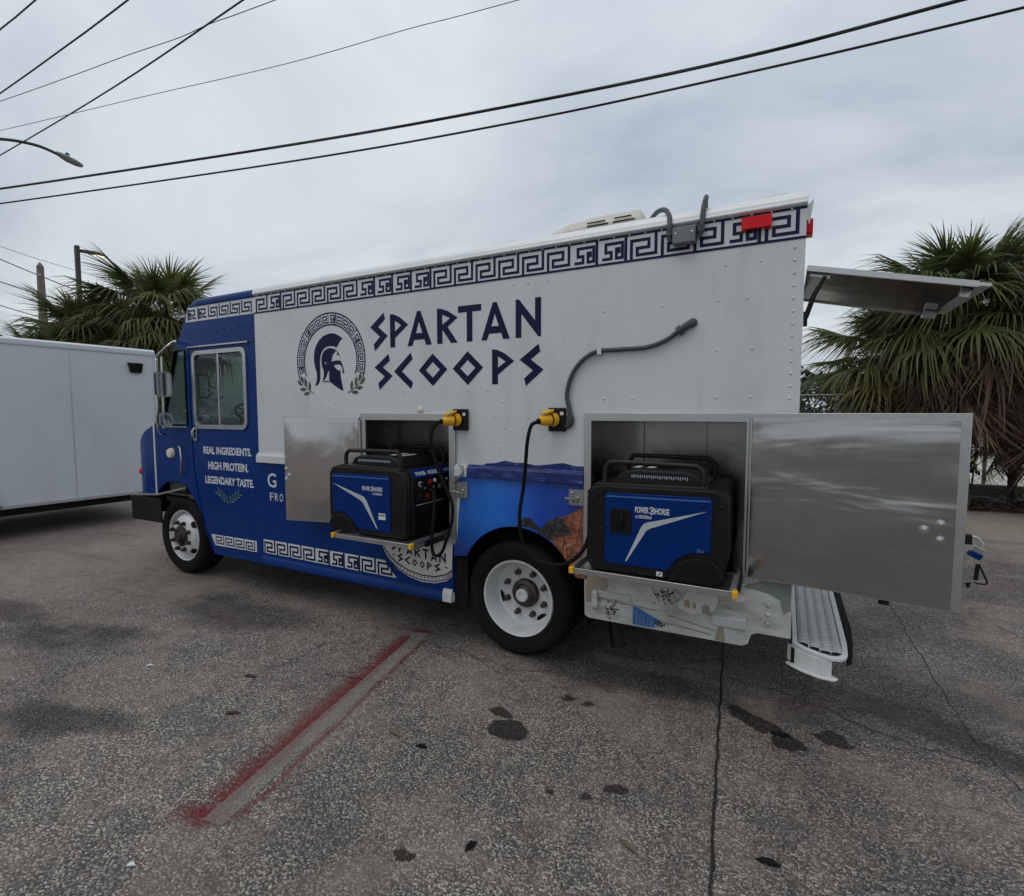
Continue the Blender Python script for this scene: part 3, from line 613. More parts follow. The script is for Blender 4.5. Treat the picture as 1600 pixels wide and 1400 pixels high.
for i in range(6):
    x = -.755 + i * .022; part('print_motif', MB().flat([(x, .40), (x + .018, .40 - .004), (x + .018, .505 - i * .012), (x, .51 - i * .012)], -.0026), 'chair_print', T, label='printed blue chair slat')
part('print_motif', MB().flat([(-.75, .485), (-.60, .425), (-.59, .445), (-.75, .512)], -.0036), 'chair_print', T, label='printed blue chair arm')
b = MB()
for (cx, cz, sx_, sz_, n_) in ((-.88, .47, .05, .07, 46), (-.57, .61, .07, .05, 60), (-.60, .43, .03, .025, 24), (-.40, .70, .05, .03, 24)):
    for i in range(n_):
        x = rnd.gauss(cx, sx_ * .5); z = rnd.gauss(cz, sz_ * .5); a = rnd.uniform(0, 6.28); r_ = rnd.uniform(.004, .011)
        if z < .402: continue
        b.add([(x + r_ * math.cos(a), -.0042 - i * 1e-5, z + r_ * math.sin(a)), (x + r_ * math.cos(a + 2.2), -.0042 - i * 1e-5, z + r_ * math.sin(a + 2.2)), (x + r_ * .7 * math.cos(a + 4.2), -.0042 - i * 1e-5, z + r_ * .7 * math.sin(a + 4.2))], [(0, 1, 2)])
part('print_motif', b, 'twig_print', T, label='printed dark shrubs', kind='stuff')
for P_ in ([(-1.03, .70), (-.70, .665)], [(-.96, .52), (-.62, .505)], [(-.55, .49), (-.33, .455), (-.30, .45)], [(-.58, .445), (-.32, .425)], [(-.66, .70), (-.63, .60), (-.60, .565)], [(-.27, .60), (-.20, .585)]): part('print_motif', MB().flat(thick(P_, .003), -.0046), 'tan_print', T)
part('print_motif', MB().flat([(-.30, .40), (-.285, .47), (-.26, .475), (-.245, .40)], -.0042), 'tan_print', T, label='printed brown shadow')
part('print_motif', MB().flat([(-.93, .41), (-.86, .405), (-.83, .43), (-.90, .445)], -.0038), 'shade_print', T, label='printed grey rock')
# rub rails and skirt rails
def railprof(z0, z1, d): return [(0, z0), (-d, z0 + .006), (-d, z1 - .022), (-d * .55, z1 - .014), (-d * .55, z1 - .004), (0, z1)]
part('rub_rail', MB().extr(railprof(1.205, 1.296, .032), XB + .0, -2.876, 'x'), 'white_paint', T, bevel=.003)
part('rub_rail', MB().extr(railprof(1.205, 1.296, .032), -1.999, -1.90, 'x'), 'white_paint', T, bevel=.003)
part('rub_rail', MB().extr(railprof(1.205, 1.297, .032), -1.899, -1.064, 'x'), 'wave_print', T, bevel=.003, label='rub rail wrapped in dark blue wave print')
part('skirt_rail', MB().extr([(.03, .30), (-.018, .302), (-.018, .345), (-.008, .36), (0, .372), (.03, .372)], XB, -2.12, 'x'), 'blue_wrap', T, bevel=.003)
part('skirt_rail', MB().extr([(.03, .30), (-.02, .302), (-.02, .36), (-.012, .385), (-.002, .395), (.03, .395)], -2.119, -2.042, 'x'), 'white_paint', T, bevel=.003, label='unwrapped white end of the skirt rail')
for x0, x1, z0, z1 in ((-1.002, -.968, .445, .572), (-.318, -.146, .474, .556)):
    part('rub_rail', MB().extr([(0, z0), (-.028, z0 + .02), (-.028, z1 - .012), (0, z1)], x0, x1, 'x'), 'village_print', T, bevel=.005, label='short rub rail stub on the rear skirt')
part('rub_rail', MB().extr([(0, .525), (-.008, .53), (-.008, .565), (0, .57)], -.967, -.77, 'x'), 'village_print', T, bevel=.002)
b = MB()
for z in (.642, .589, .538): b.dome((-.043, -.001, z), .013, h=.010)
part('bolt', b, 'village_print', T, smooth=60, kind='stuff')
# rivets
b = MB()
for i in range(13): b.dome((.02, 0, 1.72 + i * .062 * 1.0), .008, h=.005, n=6)
for z, xs in ((2.42, (-.30, -.13)), (2.24, (-.33, -.19, -.62, -.95)), (1.98, (-.33, -.16)), (1.73, (-.33, -.16, -.78, -.95)), (1.80, (-1.9, -1.75, -2.45)), (1.72, (-1.63, -3.3, -3.15)), (1.42, (-1.65, -1.3)), (1.55, (-1.62,)), (2.30, (-3.5, -3.6, -3.72, -3.85, -3.95)), (2.46, (-2.62, -2.55, -1.45, -1.55, -1.32)), (1.62, (-1.7, -1.6, -1.45)), (1.70, (-3.85, -3.45, -3.3))):
    for x in xs: b.dome((x, 0, z), .008, h=.005, n=6)
for i in range(46): b.dome((XB + .05 + i * .09, -.003, 2.652), .0055, h=.004, n=6)
part('rivet', b, 'white_paint', T, smooth=60, kind='stuff')
b = MB()
for i in range(9): b.dome((-5.1 + i * .11, .009, 2.40 + .012 * (i % 2)), .008, h=.006, n=6)
for i in range(10): b.dome((-4.145, .009, .5 + i * .2), .007, h=.005, n=6)
part('rivet', b, 'blue_wrap', T, smooth=60, kind='stuff')
part('vent_cap', MB().dome((-2.308, 0, 1.665), .03, h=.022, n=14), 'beige_plastic', T, smooth=60)
# ---- steel compartments
def compartment(x0, x1, z0, z1, fx0, fx1, fz0, fz1, dep):
    fr = MB().extr([(fx0, fz0), (fx1, fz0), (fx1, fz1), (fx0, fz1)], -.022, -.002, 'y', [[(x0, z0), (x0, z1), (x1, z1), (x1, z0)]])
    f = part('compartment_frame', fr, 'steel_frame', T, bevel=.002)
    b = MB()
    for i in range(7):
        b.dome((fx0 + (fx1 - fx0) * (i + .5) / 7, -.022, (z1 + fz1) / 2), .004, h=.003, n=6)
    o_ = obj('screw', b.mesh('screw', 'aluminium', 60), f); o_['kind'] = 'stuff'
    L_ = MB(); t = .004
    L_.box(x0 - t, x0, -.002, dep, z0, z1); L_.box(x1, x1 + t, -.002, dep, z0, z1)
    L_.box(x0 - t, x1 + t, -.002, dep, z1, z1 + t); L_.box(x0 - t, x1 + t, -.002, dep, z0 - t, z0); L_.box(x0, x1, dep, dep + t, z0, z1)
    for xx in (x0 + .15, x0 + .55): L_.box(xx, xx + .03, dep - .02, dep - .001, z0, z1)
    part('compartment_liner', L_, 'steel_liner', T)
compartment(-2.818, -2.050, .79, 1.592, -2.874, -2.000, .735, 1.642, .55)
compartment(-1.017, -.172, .79, 1.599, -1.062, -.118, .745, 1.646, .55)
def bolt_set(name, parent, pts, nrm):
    for q in pts:
        b = MB(); b.lathe([(.0001, .0), (.021, 0), (.021, .003), (.0125, .004), (.0125, .011), (.006, .012), (.006, .018), (.0001, .019)], q, nrm, 6); part('latch_bolt', b, 'chrome', parent, smooth=40)
def comp_door(hx, hy, fx, fy, z0, z1, mat, lip, right):
    d = Vector((fx - hx, fy - hy, 0)); L_ = d.length; d.normalize(); n_ = Vector((d.y, -d.x, 0)); n_ = n_ if n_.y < 0 else -n_
    P = lambda u, w, z: Vector((hx, hy, 0)) + d * u + n_ * w + Vector((0, 0, z))
    def slab(u0, u1, w0, w1, za, zb):
        m = MB(); m.add([P(u0, w0, za), P(u1, w0, za), P(u1, w1, za), P(u0, w1, za), P(u0, w0, zb), P(u1, w0, zb), P(u1, w1, zb), P(u0, w1, zb)], [(0, 3, 2, 1), (4, 5, 6, 7), (0, 1, 5, 4), (1, 2, 6, 5), (2, 3, 7, 6), (3, 0, 4, 7)]); return m
    D_ = part('compartment_door', slab(0.006, L_, -.022, 0, z0, z1), 'steel_frame', T, bevel=.002, label='open brushed steel compartment door')
    # inner sheet, gently oil-canned
    m = MB(); nu, nv = 26, 20; l0, l1, l2 = lip
    for j in range(nv + 1):
        for i in range(nu + 1):
            u = .008 + (L_ - l2 - .008) * i / nu; z = z0 + .006 + (z1 - l1 - z0 - .006) * j / nv
            e_ = min(i, nu - i, j, nv - j) / 4; e_ = min(1, e_)
            w = .004 + e_ * (.0065 if right else .013) * (noise.noise(Vector((u * (1.3 if right else 3.4), z * (4.2 if right else 1.6), 3.1 if right else 8.4))) + .5)
            m.v.append(tuple(P(u, w, z)))
    m.f = [(j * (nu + 1) + i, j * (nu + 1) + i + 1, (j + 1) * (nu + 1) + i + 1, (j + 1) * (nu + 1) + i) for j in range(nv) for i in range(nu)]
    part('door_sheet', m, mat, D_, smooth=60)
    part('door_lip', slab(.008, L_ - l2, .0005, .008, z1 - l1, z1 - l1 + .003), 'aluminium', D_)
    h = MB().tube([P(0, .0, z0 + .02), P(0, .0, z1 - .02)], .008, 8); part('piano_hinge', h, 'steel_frame', D_, smooth=60)
    zc = (z0 + z1) / 2 - .05
    if right: bolt_set('b', D_, [P(L_ - .14, .006, zc - .03), P(L_ - .085, .003, zc + .0), P(L_ - .085, .003, zc - .07)], n_)
    else: bolt_set('b', D_, [P(L_ - .045, .006, zc + .0), P(L_ - .02, .002, zc + .05), P(L_ - .02, .002, zc - .03)], n_)
    if right: part('door_stop', slab(L_ - .29, L_ - .25, -.03, -.005, z0 - .022, z0 + .004), 'black_plastic', D_)
    return P, L_
PR, LR = comp_door(-.150, -.030, .700, -.137, .783, 1.646, 'steel_sheet', (0, .03, .035), True)
PL, LL = comp_door(-2.868, -.030, -3.525, -.190, .783, 1.612, 'steel_bulged', (0, .008, .008), False)
# latch plates beside the openings
for x0, x1, z0, z1 in ((-1.998, -1.905, 1.06, 1.172), (-1.162, -1.064, 1.078, 1.178)):
    lp = part('latch_plate', MB().box(x0, x1, -.014, -.001, z0, z1), 'galvanised', T, bevel=.002)
    for a, c in ((.25, .25), (.25, .78), (.62, .5)): part('bolt', MB().dome((x0 + (x1 - x0) * a, -.014, z0 + (z1 - z0) * c), .010, h=.008, n=8), 'chrome', lp, smooth=60)
    part('latch_hook', MB().tube([(x0 + .06, -.02, z0 + .03), (x0 + .03, -.05, z0 + .045), (x0 - .005, -.06, z0 + .05)], .008, 8), 'galvanised', lp, smooth=60)
part('hose_loop', MB().tube([(-2.0, -.03, 1.17), (-1.965, -.04, 1.20), (-1.925, -.035, 1.235), (-1.93, -.03, 1.275), (-1.97, -.015, 1.285)], .010, 8), 'galvanised', T, smooth=60)
# slide trays
def tray(x0, x1, yf, z):
    t_ = part('slide_tray', MB().box(x0 + .03, x1 - .03, yf + .012, .5, z - .022, z - .012), 'aluminium', T)
    part('tray_front_bar', MB().box(x0 + .005, x1 - .005, yf, yf + .011, z - .036, z - .004), 'aluminium', t_, bevel=.002)
    for x, s_ in ((x0, 1), (x1, -1)):
        part('slide_rail', MB().extr([(x, z - .045), (x + s_ * .012, z - .045), (x + s_ * .012, z - .03), (x + s_ * .005, z - .03), (x + s_ * .005, z - .005), (x + s_ * .012, z - .005), (x + s_ * .012, z + .008), (x, z + .008)], yf + .02, .5), 'galvanised', t_)
        part('slide_rail', MB().box(min(x - s_ * .013, x - s_ * .001), max(x - s_ * .013, x - s_ * .001), yf + .14, .5, z - .05, z - .01), 'black_paint', t_)
        part('slide_stop', MB().box(min(x - s_ * .012, x + s_ * .014), max(x - s_ * .012, x + s_ * .014), yf - .014, yf + .018, z - .034, z + .002), 'yellow_plastic', t_, bevel=.004)
tray(-2.80, -2.105, -.375, .80); tray(-1.012, -.180, -.345, .80)
part('wire_latch', MB().tube([(-2.61, -.045, .80), (-2.61, -.05, .70), (-2.52, -.05, .69), (-2.52, -.045, .76)], .002, 6), 'chrome', T)
# ---- inlets, conduits, roof gear, lights
for x0, x1, z0, z1 in ((-2.010, -1.896, 1.527, 1.672), (-1.296, -1.184, 1.533, 1.678)):
    pl_ = part('power_inlet', MB().box(x0, x1, -.03, -.001, z0, z1), 'black_plastic', T, bevel=.006)
    part('inlet_label', MB().box(x1 - .032, x1 - .010, -.0315, -.0302, z1 - .045, z1 - .025), 'label_print', pl_)
    part('inlet_flange', MB().lathe([(.038, 0), (.044, .01), (.042, .02), (.034, .022)], ((x0 + x1) / 2 - .012, -.03, (z0 + z1) / 2), (-.25, -1, 0), 18), 'yellow_plastic', pl_, smooth=40)
cp = [(-.487, -.02, 2.115), (-.527, -.022, 2.09), (-.594, -.022, 2.046), (-.699, -.022, 2.014), (-.845, -.022, 2.011), (-.979, -.022, 2.008), (-1.058, -.022, 1.974), (-1.126, -.022, 1.905), (-1.163, -.022, 1.822), (-1.175, -.022, 1.744), (-1.157, -.022, 1.667), (-1.150, -.022, 1.62)]
cd = part('conduit', MB().tube(spline(cp, 5), .0135, 10), 'grey_conduit', T, smooth=60)
part('conduit_fitting', MB().tube([(-.50, -.022, 2.108), (-.475, -.022, 2.122), (-.458, -.01, 2.132), (-.455, .004, 2.134)], [.021, .021, .024, .026], 10), 'grey_conduit', cd, smooth=50)
part('conduit_fitting', MB().tube([(-.53, -.022, 2.087), (-.505, -.022, 2.104)], .026, 8), 'grey_conduit', cd, smooth=50)
part('conduit_fitting', MB().tube([(-1.151, -.022, 1.628), (-1.149, -.022, 1.598), (-1.155, -.02, 1.575), (-1.18, -.018, 1.56)], [.021, .021, .018, .016], 10), 'grey_conduit', cd, smooth=50)
part('conduit_strap', MB().tube([(-.972, -.0225, 1.988), (-.972, -.0235, 2.03)], .019, 10), 'chrome', cd, smooth=50)
jb = part('junction_box', MB().box(-.562, -.445, -.062, -.004, 2.548, 2.636), 'grey_box', T, bevel=.006)
for x, z in ((-.545, 2.60), (-.462, 2.60)): part('screw', MB().dome((x, -.062, z), .007, h=.004, n=8), 'aluminium', jb, smooth=60)
lc = part('conduit', MB().tube(spline([(-.575, -.03, 2.575), (-.582, -.035, 2.60), (-.582, -.03, 2.66), (-.592, .0, 2.72), (-.625, .05, 2.775), (-.68, .12, 2.80), (-.74, .22, 2.80), (-.80, .33, 2.79)], 5), .0135, 10), 'grey_conduit', T, smooth=60)
rc = part('conduit', MB().tube(spline([(-.43, -.03, 2.575), (-.418, -.035, 2.61), (-.415, -.03, 2.66), (-.412, -.015, 2.73), (-.405, .015, 2.79), (-.42, .10, 2.80), (-.43, .2, 2.77)], 5), .0135, 10), 'grey_conduit', T, smooth=60)
for c_, x in ((lc, -.577), (rc, -.424)): part('conduit_fitting', MB().tube([(x, -.032, 2.60), (x, -.034, 2.635)], .021, 10), 'grey_conduit', c_, smooth=50)
ac = MB()
secs = [(-1.52, .02), (-1.50, .05), (-1.42, .10), (-1.30, .135), (-1.1, .15), (-.86, .15), (-.83, .14), (-.82, .10)]
vs = []; fs = []
for x, h in secs: vs += [(x, .30, 2.77), (x, .30 - .005, 2.77 + h * .6), (x, .34, 2.77 + h), (x, 1.0, 2.77 + h), (x, 1.05, 2.77 + h * .6), (x, 1.05, 2.77)]
for i in range(len(secs) - 1): fs += [(i * 6 + j, i * 6 + j + 1, (i + 1) * 6 + j + 1, (i + 1) * 6 + j) for j in range(5)]
fs += [tuple(range(6)), tuple(range((len(secs) - 1) * 6, len(secs) * 6))]
rv = part('roof_air_conditioner', MB().add(vs, fs), 'beige_plastic', T, bevel=.012, seg=3)
for x0, x1, z in ((-1.17, -1.03, 2.845), (-1.0, -.86, 2.845), (-1.17, -1.05, 2.865), (-.99, -.88, 2.868)): part('vent_slot', MB().box(x0, x1, .291, .2945, z, z + .008), 'black_plastic', rv)
ml = part('marker_lamp', MB().extr(rrect(-.226, -.086, 2.578, 2.637, .012), -.034, -.004), 'red_lens', T, bevel=.008)
for x in (-.212, -.10): part('lamp_foot', MB().box(x - .012, x + .012, -.020, -.003, 2.57, 2.60), 'red_plastic', ml, bevel=.003)
rl = part('marker_lamp', MB().extr(rrect(.05, .13, 2.535, 2.612, .012), XR, XR + .03, 'x'), 'red_lens', T, bevel=.006, label='small red lamp on the rear top corner')
part('peeling_wrap', MB().add([(XR, -.004, 2.60), (XR, .0, 2.655), (XR + .028, -.03, 2.675), (XR + .018, -.02, 2.60), (XR + .012, -.01, 2.56)], [(0, 1, 2, 3), (0, 3, 4)]), 'white_print', T)
# rear awning hatch, counter, step
aw = MB(); A0 = Vector((XR + .01, 0, 2.362)); dA = Vector((.665, 0, -.155)); nA = Vector((.155, 0, .665)).normalized()
def awslab(mb, u0, u1, y0, y1, w0, w1):
    P = lambda u, y, w: A0 + dA * u + nA * w + Vector((0, y, 0))
    return mb.add([P(u0, y0, w0), P(u1, y0, w0), P(u1, y1, w0), P(u0, y1, w0), P(u0, y0, w1), P(u1, y0, w1), P(u1, y1, w1), P(u0, y1, w1)], [(0, 3, 2, 1), (4, 5, 6, 7), (0, 1, 5, 4), (1, 2, 6, 5), (2, 3, 7, 6), (3, 0, 4, 7)])
AW = part('awning_hatch', awslab(MB(), 0, 1, .03, .82, 0, .012), 'steel_awning', T, label='steel awning hatch propped open at the rear')
part('hatch_edge', awslab(MB(), 0, .985, .012, .0295, -.014, .012), 'steel_frame', AW); part('hatch_edge', awslab(MB(), .9855, 1.0, .012, .82, -.010, -.0005), 'steel_frame', AW)
part('hatch_edge', awslab(MB(), 0, .985, .8205, .838, -.008, .014), 'steel_frame', AW)
part('drip_cap', awslab(MB(), 1.0005, 1.06, .05, .78, .002, .016), 'aluminium', AW)
part('hatch_latch', awslab(MB(), .93, .985, .10, .13, -.045, -.001), 'aluminium', AW, bevel=.004)
part('hatch_latch', awslab(MB(), .90, .98, .70, .75, -.04, -.001), 'aluminium', AW, bevel=.004)
part('strut_bracket', awslab(MB(), .03, .16, .05, .075, -.03, -.001), 'aluminium', AW)
part('gas_strut', MB().tube([(XR + .09, .04, 2.315), (XR + .045, .036, 2.23), (XR + .012, .034, 2.12)], [.009, .012, .012], 8), 'black_paint', AW, smooth=60)
part('strut_bracket', MB().box(XR + .002, XR + .02, .015, .05, 2.08, 2.15), 'black_paint', T)
part('serving_counter', MB().box(XR + .001, XR + .50, .05, 1.4, 1.628, 1.645), 'steel_awning', T, bevel=.003)
# rear step: plan outline with rounded near end
st = [(.075, 1.9), (.075, .08), (.13, .022), (.20, -.018), (.25, -.032), (.285, -.022), (.312, .012), (.322, .06), (.330, .2), (.333, 1.9)]
inn = [(.10, 1.88), (.10, .09), (.14, .048), (.20, .012), (.245, -.002), (.27, .004), (.29, .03), (.298, .075), (.302, .2), (.304, 1.88)]
S_ = part('rear_step', MB().extr(st, .415, .435, 'z', [inn[::-1]]), 'white_step', T, bevel=.004)
sk = [(q[0], q[1]) for q in st[1:7]]
def wallz(pts, z0, z1, off):
    m = MB(); n = len(pts)
    P = [Vector(q) for q in pts]; Q = []
    for i, q in enumerate(P):
        d = (P[min(i + 1, n - 1)] - P[max(i - 1, 0)]).normalized(); Q.append(q + Vector((d.y, -d.x)) * -off)
    for q in P: m.v += [(q.x, q.y, z1)]
    for q in Q: m.v += [(q.x, q.y, z0)]
    m.f = [(i, i + 1, n + i + 1, n + i) for i in range(n - 1)]; return m
near = [(.06, .10), (.10, .05), (.14, .022), (.20, -.008), (.25, -.012)]
m = MB().extr(thick(near, .01), .333, .415, 'z'); part('step_channel', m, 'white_step', S_, bevel=.004)
m = MB().extr(thick([(.062, .075), (.095, .035), (.135, .006), (.20, -.025), (.245, -.028), (.262, -.008)], .024), .320, .3335, 'z'); part('step_flange', m, 'white_step', S_, bevel=.008, seg=3)
part('step_bumper', MB().extr([(.334, .16), (.36, .22), (.372, .45), (.372, 1.7), (.34, 1.9), (.334, 1.9)], .32, .43, 'z'), 'black_rubber', S_, bevel=.01)
part('step_support', MB().box(.07, .09, .05, 1.9, .30, .414), 'black_paint', S_)
tm = MB(); rows = 4
for r_ in range(rows):
    x0 = .103 + r_ * .049
    for i in range(100):
        y = -.035 + i * .0192 + (r_ % 2) * .005
        if y < (.09, .055, .03, .04)[r_]: continue
        vs_ = []
        for j in range(4):
            u = j / 3; xx = x0 + u * .047; yy = y - .012 * math.sin(u * math.pi * .9) + .004 * u; hz = .432 + .009 * math.sin(u * math.pi)
            vs_ += [(xx, yy, hz), (xx, yy + .0095, hz + .001)]
        tm.add(vs_, [(2 * j, 2 * j + 2, 2 * j + 3, 2 * j + 1) for j in range(3)])
part('step_tread', tm, 'white_step', S_, kind='stuff', smooth=50)
part('tread_pan', MB().extr(inn, .40, .414, 'z'), 'black_paint', S_)
tb = MB()
for r_ in range(3): tb.box(.1495 + r_ * .049, .1525 + r_ * .049, .05, 1.88, .416, .431)
part('tread_bar', tb, 'white_step', S_)
# ---- underbody
u_ = MB(); u_.box(-5.9, 0.0, .65, .75, .42, .62); u_.box(-5.9, 0.0, 1.55, 1.65, .42, .62)
part('chassis_rail', u_, 'black_paint', T)
u_ = MB(); u_.tube([(-1.555, .32, .395), (-1.555, 1.98, .395)], .07, 12); u_.lathe([(.05, -.18), (.17, -.06), (.17, .06), (.05, .18)], (-1.555, 1.15, .395), (0, 1, 0), 14)
part('rear_axle', u_, 'black_paint', T, smooth=50)
part('front_axle', MB().box(-5.45, -5.32, .32, 1.98, .30, .42), 'black_paint', T)
part('fuel_tank', MB().box(-3.9, -2.6, .5, .64, .33, .66), 'black_paint', T, bevel=.03)
part('underbody_light_block', MB().box(-4.8, -2.1, .12, 2.2, .44, .47), 'black_paint', T); part('underbody_light_block', MB().box(-1.0, .0, .12, 2.2, .50, .53), 'black_paint', T); part('far_side_light_block', MB().box(-5.0, .0, 2.2, 2.23, .22, .5), 'black_paint', T)  # added unseen plates that block light and darken the ground below the truck
part('exhaust_tip', MB().tube([(-1.25, .55, .42), (-1.02, .42, .38), (-.97, .36, .26), (-.93, .32, .09)], [.04, .04, .045, .05], 12), 'black_paint', T, smooth=50)
def well(x0, x1, z1, zf=.3):
    w_ = MB(); w_.box(x0, x1, .58, .60, .25, z1); w_.box(x0, x1, .031, .58, z1, z1 + .02); w_.box(x0 - .02, x0, .031, .58, zf, z1); w_.box(x1, x1 + .02, .031, .58, .3, z1); return w_
part('wheel_housing', well(-2.035, -1.07, .93), 'black_rubber', T)
part('wheel_housing', well(-5.83, -4.87, 1.0, .62), 'black_rubber', T)
part('mud_flap', MB().box(-2.036, -1.93, .025, .036, .26, .64), 'black_rubber', T)
# ---- wheels
def wheel(cx, y0, deep):
    c = (cx, y0, .395); R_ = .395
    if deep: pf = [(.264, .005), (.258, -.006), (.248, -.002), (.243, .015), (.236, .05), (.232, .10), (.222, .128), (.19, .140), (.09, .142), (.09, .19), (.262, .2)]; yd = .139
    else: pf = [(.264, .008), (.259, -.004), (.250, .0), (.244, .018), (.238, .05), (.232, .055), (.215, .03), (.185, -.005), (.168, -.02), (.09, -.024), (.09, .1), (.262, .2)]; yd = -.027
    w_ = part('wheel', MB().lathe(pf, c, (0, 1, 0), 48), 'wheel_white', T, smooth=40)
    ty = [(.262, .02), (.268, -.006), (.285, -.016), (.290, -.0135), (.293, -.018), (.33, -.024), (.332, -.0215), (.350, -.021), (.353, -.0235), (.368, -.014), (.384, .004), (.392, .022), (.3945, .045), (.3945, .07), (.386, .074), (.386, .082), (.3945, .086), (.3945, .12), (.386, .124), (.386, .132), (.3945, .136), (.3945, .18), (.37, .225), (.30, .235), (.262, .20)]
    part('tyre', MB().lathe(ty, c, (0, 1, 0), 64), 'black_rubber', w_, smooth=35)
    if deep:
        part('hub', MB().lathe([(.100, .142), (.100, .118), (.094, .108), (.07, .10), (.062, .085), (.045, .075), (.02, .074), (.0001, .074)], c, (0, 1, 0), 24), 'hub_steel', w_, smooth=40)
        part('hub_cap', MB().lathe([(.045, .085), (.045, .066), (.04, .060), (.022, .059), (.02, .066), (.0001, .066)], c, (0, 1, 0), 20), 'wheel_white', w_, smooth=40)
    else:
        part('hub', MB().lathe([(.105, -.022), (.105, -.034), (.085, -.038), (.08, -.055), (.07, -.06), (.055, -.05), (.05, -.072), (.03, -.076), (.0001, -.076)], c, (0, 1, 0), 24), 'hub_steel', w_, smooth=40)
    for i in range(8):
        a = R(22 + 45 * i); r_ = .152 if deep else .142; y1 = y0 + (yd if deep else yd + .003)
        part('lug_nut', MB().lathe([(.023, 0), (.023, -.010), (.0175, -.012), (.0175, -.040), (.010, -.046), (.0001, -.046)], (cx + r_ * math.cos(a), y1, .395 + r_ * math.sin(a)), (0, 1, 0), 6), 'hub_steel', w_, smooth=40)
    for i in ((196, 308) if deep else (38, -48, 150)):
        a = R(i); r_ = .200 if deep else .203; hh_ = MB()
        yy = (lambda r2: y0 + .136) if deep else (lambda r2: y0 + (.03 + (r2 - .215) * ((.03 + .005) / .03)) - .004)
        pts = []
        for j in range(16):
            t = 2 * math.pi * j / 16; rr = r_ + (.024 if deep else .018) * math.sin(t); aa = a + (.044 if deep else .04) / r_ * math.cos(t)
            pts.append((cx + rr * math.cos(aa), yy(rr) - .002, .395 + rr * math.sin(aa)))
        hh_.add(pts, [tuple(range(16))]); part('hand_hole_dark', hh_, 'black_rubber', w_)  # flat black plate on the disc stands in for the dark inside the hole
    return w_
wheel(-5.385, .05, False); wheel(-1.555, .055, True)
# far side wheels share the same kind of tyre
for cx in (-5.385, -1.555):
    part('tyre', MB().lathe([(.1, -.2), (.27, -.2), (.37, -.19), (.395, -.15), (.395, .0), (.37, .02), (.2, .02)], (cx, W - .06, .395), (0, 1, 0), 32), 'black_rubber', T, smooth=40)
part('tyre', MB().lathe([(.1, -.2), (.27, -.2), (.37, -.19), (.395, -.15), (.395, .0), (.37, .02), (.2, .02)], (-1.555, .53, .395), (0, 1, 0), 32), 'black_rubber', T, smooth=40)
# ---- cab
YC = .010
dl = [(-5.108, 2.262), (-5.105, 1.68), (-5.10, 1.303), (-5.10, 1.164), (-5.078, 1.021), (-5.031, .804), (-4.946, .528), (-4.835, .315)]
ar = [(-4.862, .32), (-4.945, .547), (-5.037, .708), (-5.134, .827), (-5.245, .915), (-5.342, .950), (-5.453, .956), (-5.592, .931), (-5.689, .885), (-5.765, .815)]
fender = ar + [(-5.765, 1.53), (-5.735, 1.543), (-5.66, 1.51), (-5.345, 2.27), (-5.118, 2.27)] + [(x - .010, z) for x, z in dl[1:-1]] + [(-4.852, .315)]
qw = [(-5.625, 1.525), (-5.165, 1.527), (-5.168, 2.250), (-5.335, 2.254)]
part('cab_fender', MB().extr(fender, YC, YC + .03, 'y', [qw]), 'blue_wrap', T)
part('cab_header', MB().extr([(-5.345, 2.272), (-4.101, 2.272), (-4.101, 2.66), (-5.088, 2.66), (-5.16, 2.53), (-5.235, 2.39), (-5.31, 2.33)], YC, YC + .03), 'blue_wrap', T)
part('cab_pillar', MB().extr([(-4.183, .31), (-4.101, .31), (-4.101, 2.270), (-4.183, 2.270)], YC, YC + .03), 'blue_wrap', T)
part('cab_sill', MB().box(-4.835, -4.101, YC + .002, YC + .05, .285, .312), 'blue_wrap', T, bevel=.004)
doorp = dl + [(-4.192, .315), (-4.192, 2.262)]
wnd = rrect(-5.035, -4.268, 1.512, 2.214, .06)
D_ = part('cab_door', MB().extr(doorp, YC + .006, YC + .03, 'y', [wnd[::-1]]), 'blue_wrap', T)
wo_ = rrect(-5.055, -4.248, 1.492, 2.234, .075); wi_ = rrect(-5.015, -4.288, 1.532, 2.194, .05)
part('window_frame', MB().extr(wo_, YC - .010, YC + .008, 'y', [wi_[::-1]]), 'aluminium', D_, bevel=.003)
part('window_post', MB().box(-4.668, -4.640, YC - .004, YC + .010, 1.533, 2.193), 'aluminium', D_)
part('window_pane', MB().extr(rrect(-5.014, -4.669, 1.533, 2.193, .04), YC + .008, YC + .012), 'door_glass', D_)
part('window_pane', MB().extr(rrect(-4.639, -4.289, 1.533, 2.193, .04), YC + .012, YC + .016), 'door_glass', D_)
part('drip_rail', MB().box(-5.10, -4.20, YC - .016, YC + .004, 2.266, 2.279), 'aluminium', D_)
part('door_handle', MB().extr(rrect(-5.085, -5.02, 1.375, 1.505, .02), YC - .006, YC + .005, 'y', [rrect(-5.07, -5.035, 1.40, 1.48, .012)[::-1]]), 'chrome', D_, bevel=.003)
part('door_handle_lever', MB().tube([(-5.052, YC - .008, 1.395), (-5.055, YC - .03, 1.42), (-5.055, YC - .03, 1.47), (-5.052, YC - .008, 1.492)], .007, 8), 'chrome', D_, smooth=60)
for s_, x0, x1, z0, z1 in (('REAL INGREDIENTS.', -4.940, -4.225, 1.252, 1.325), ('HIGH PROTEIN.', -4.872, -4.275, 1.105, 1.182), ('LEGENDARY TASTE.', -4.928, -4.205, .968, 1.042)):
    line(s_, x0, x1, z0, z1, 'white_print', YC + .004, .034, D_, s_ + ' in white condensed capitals')
b = MB()
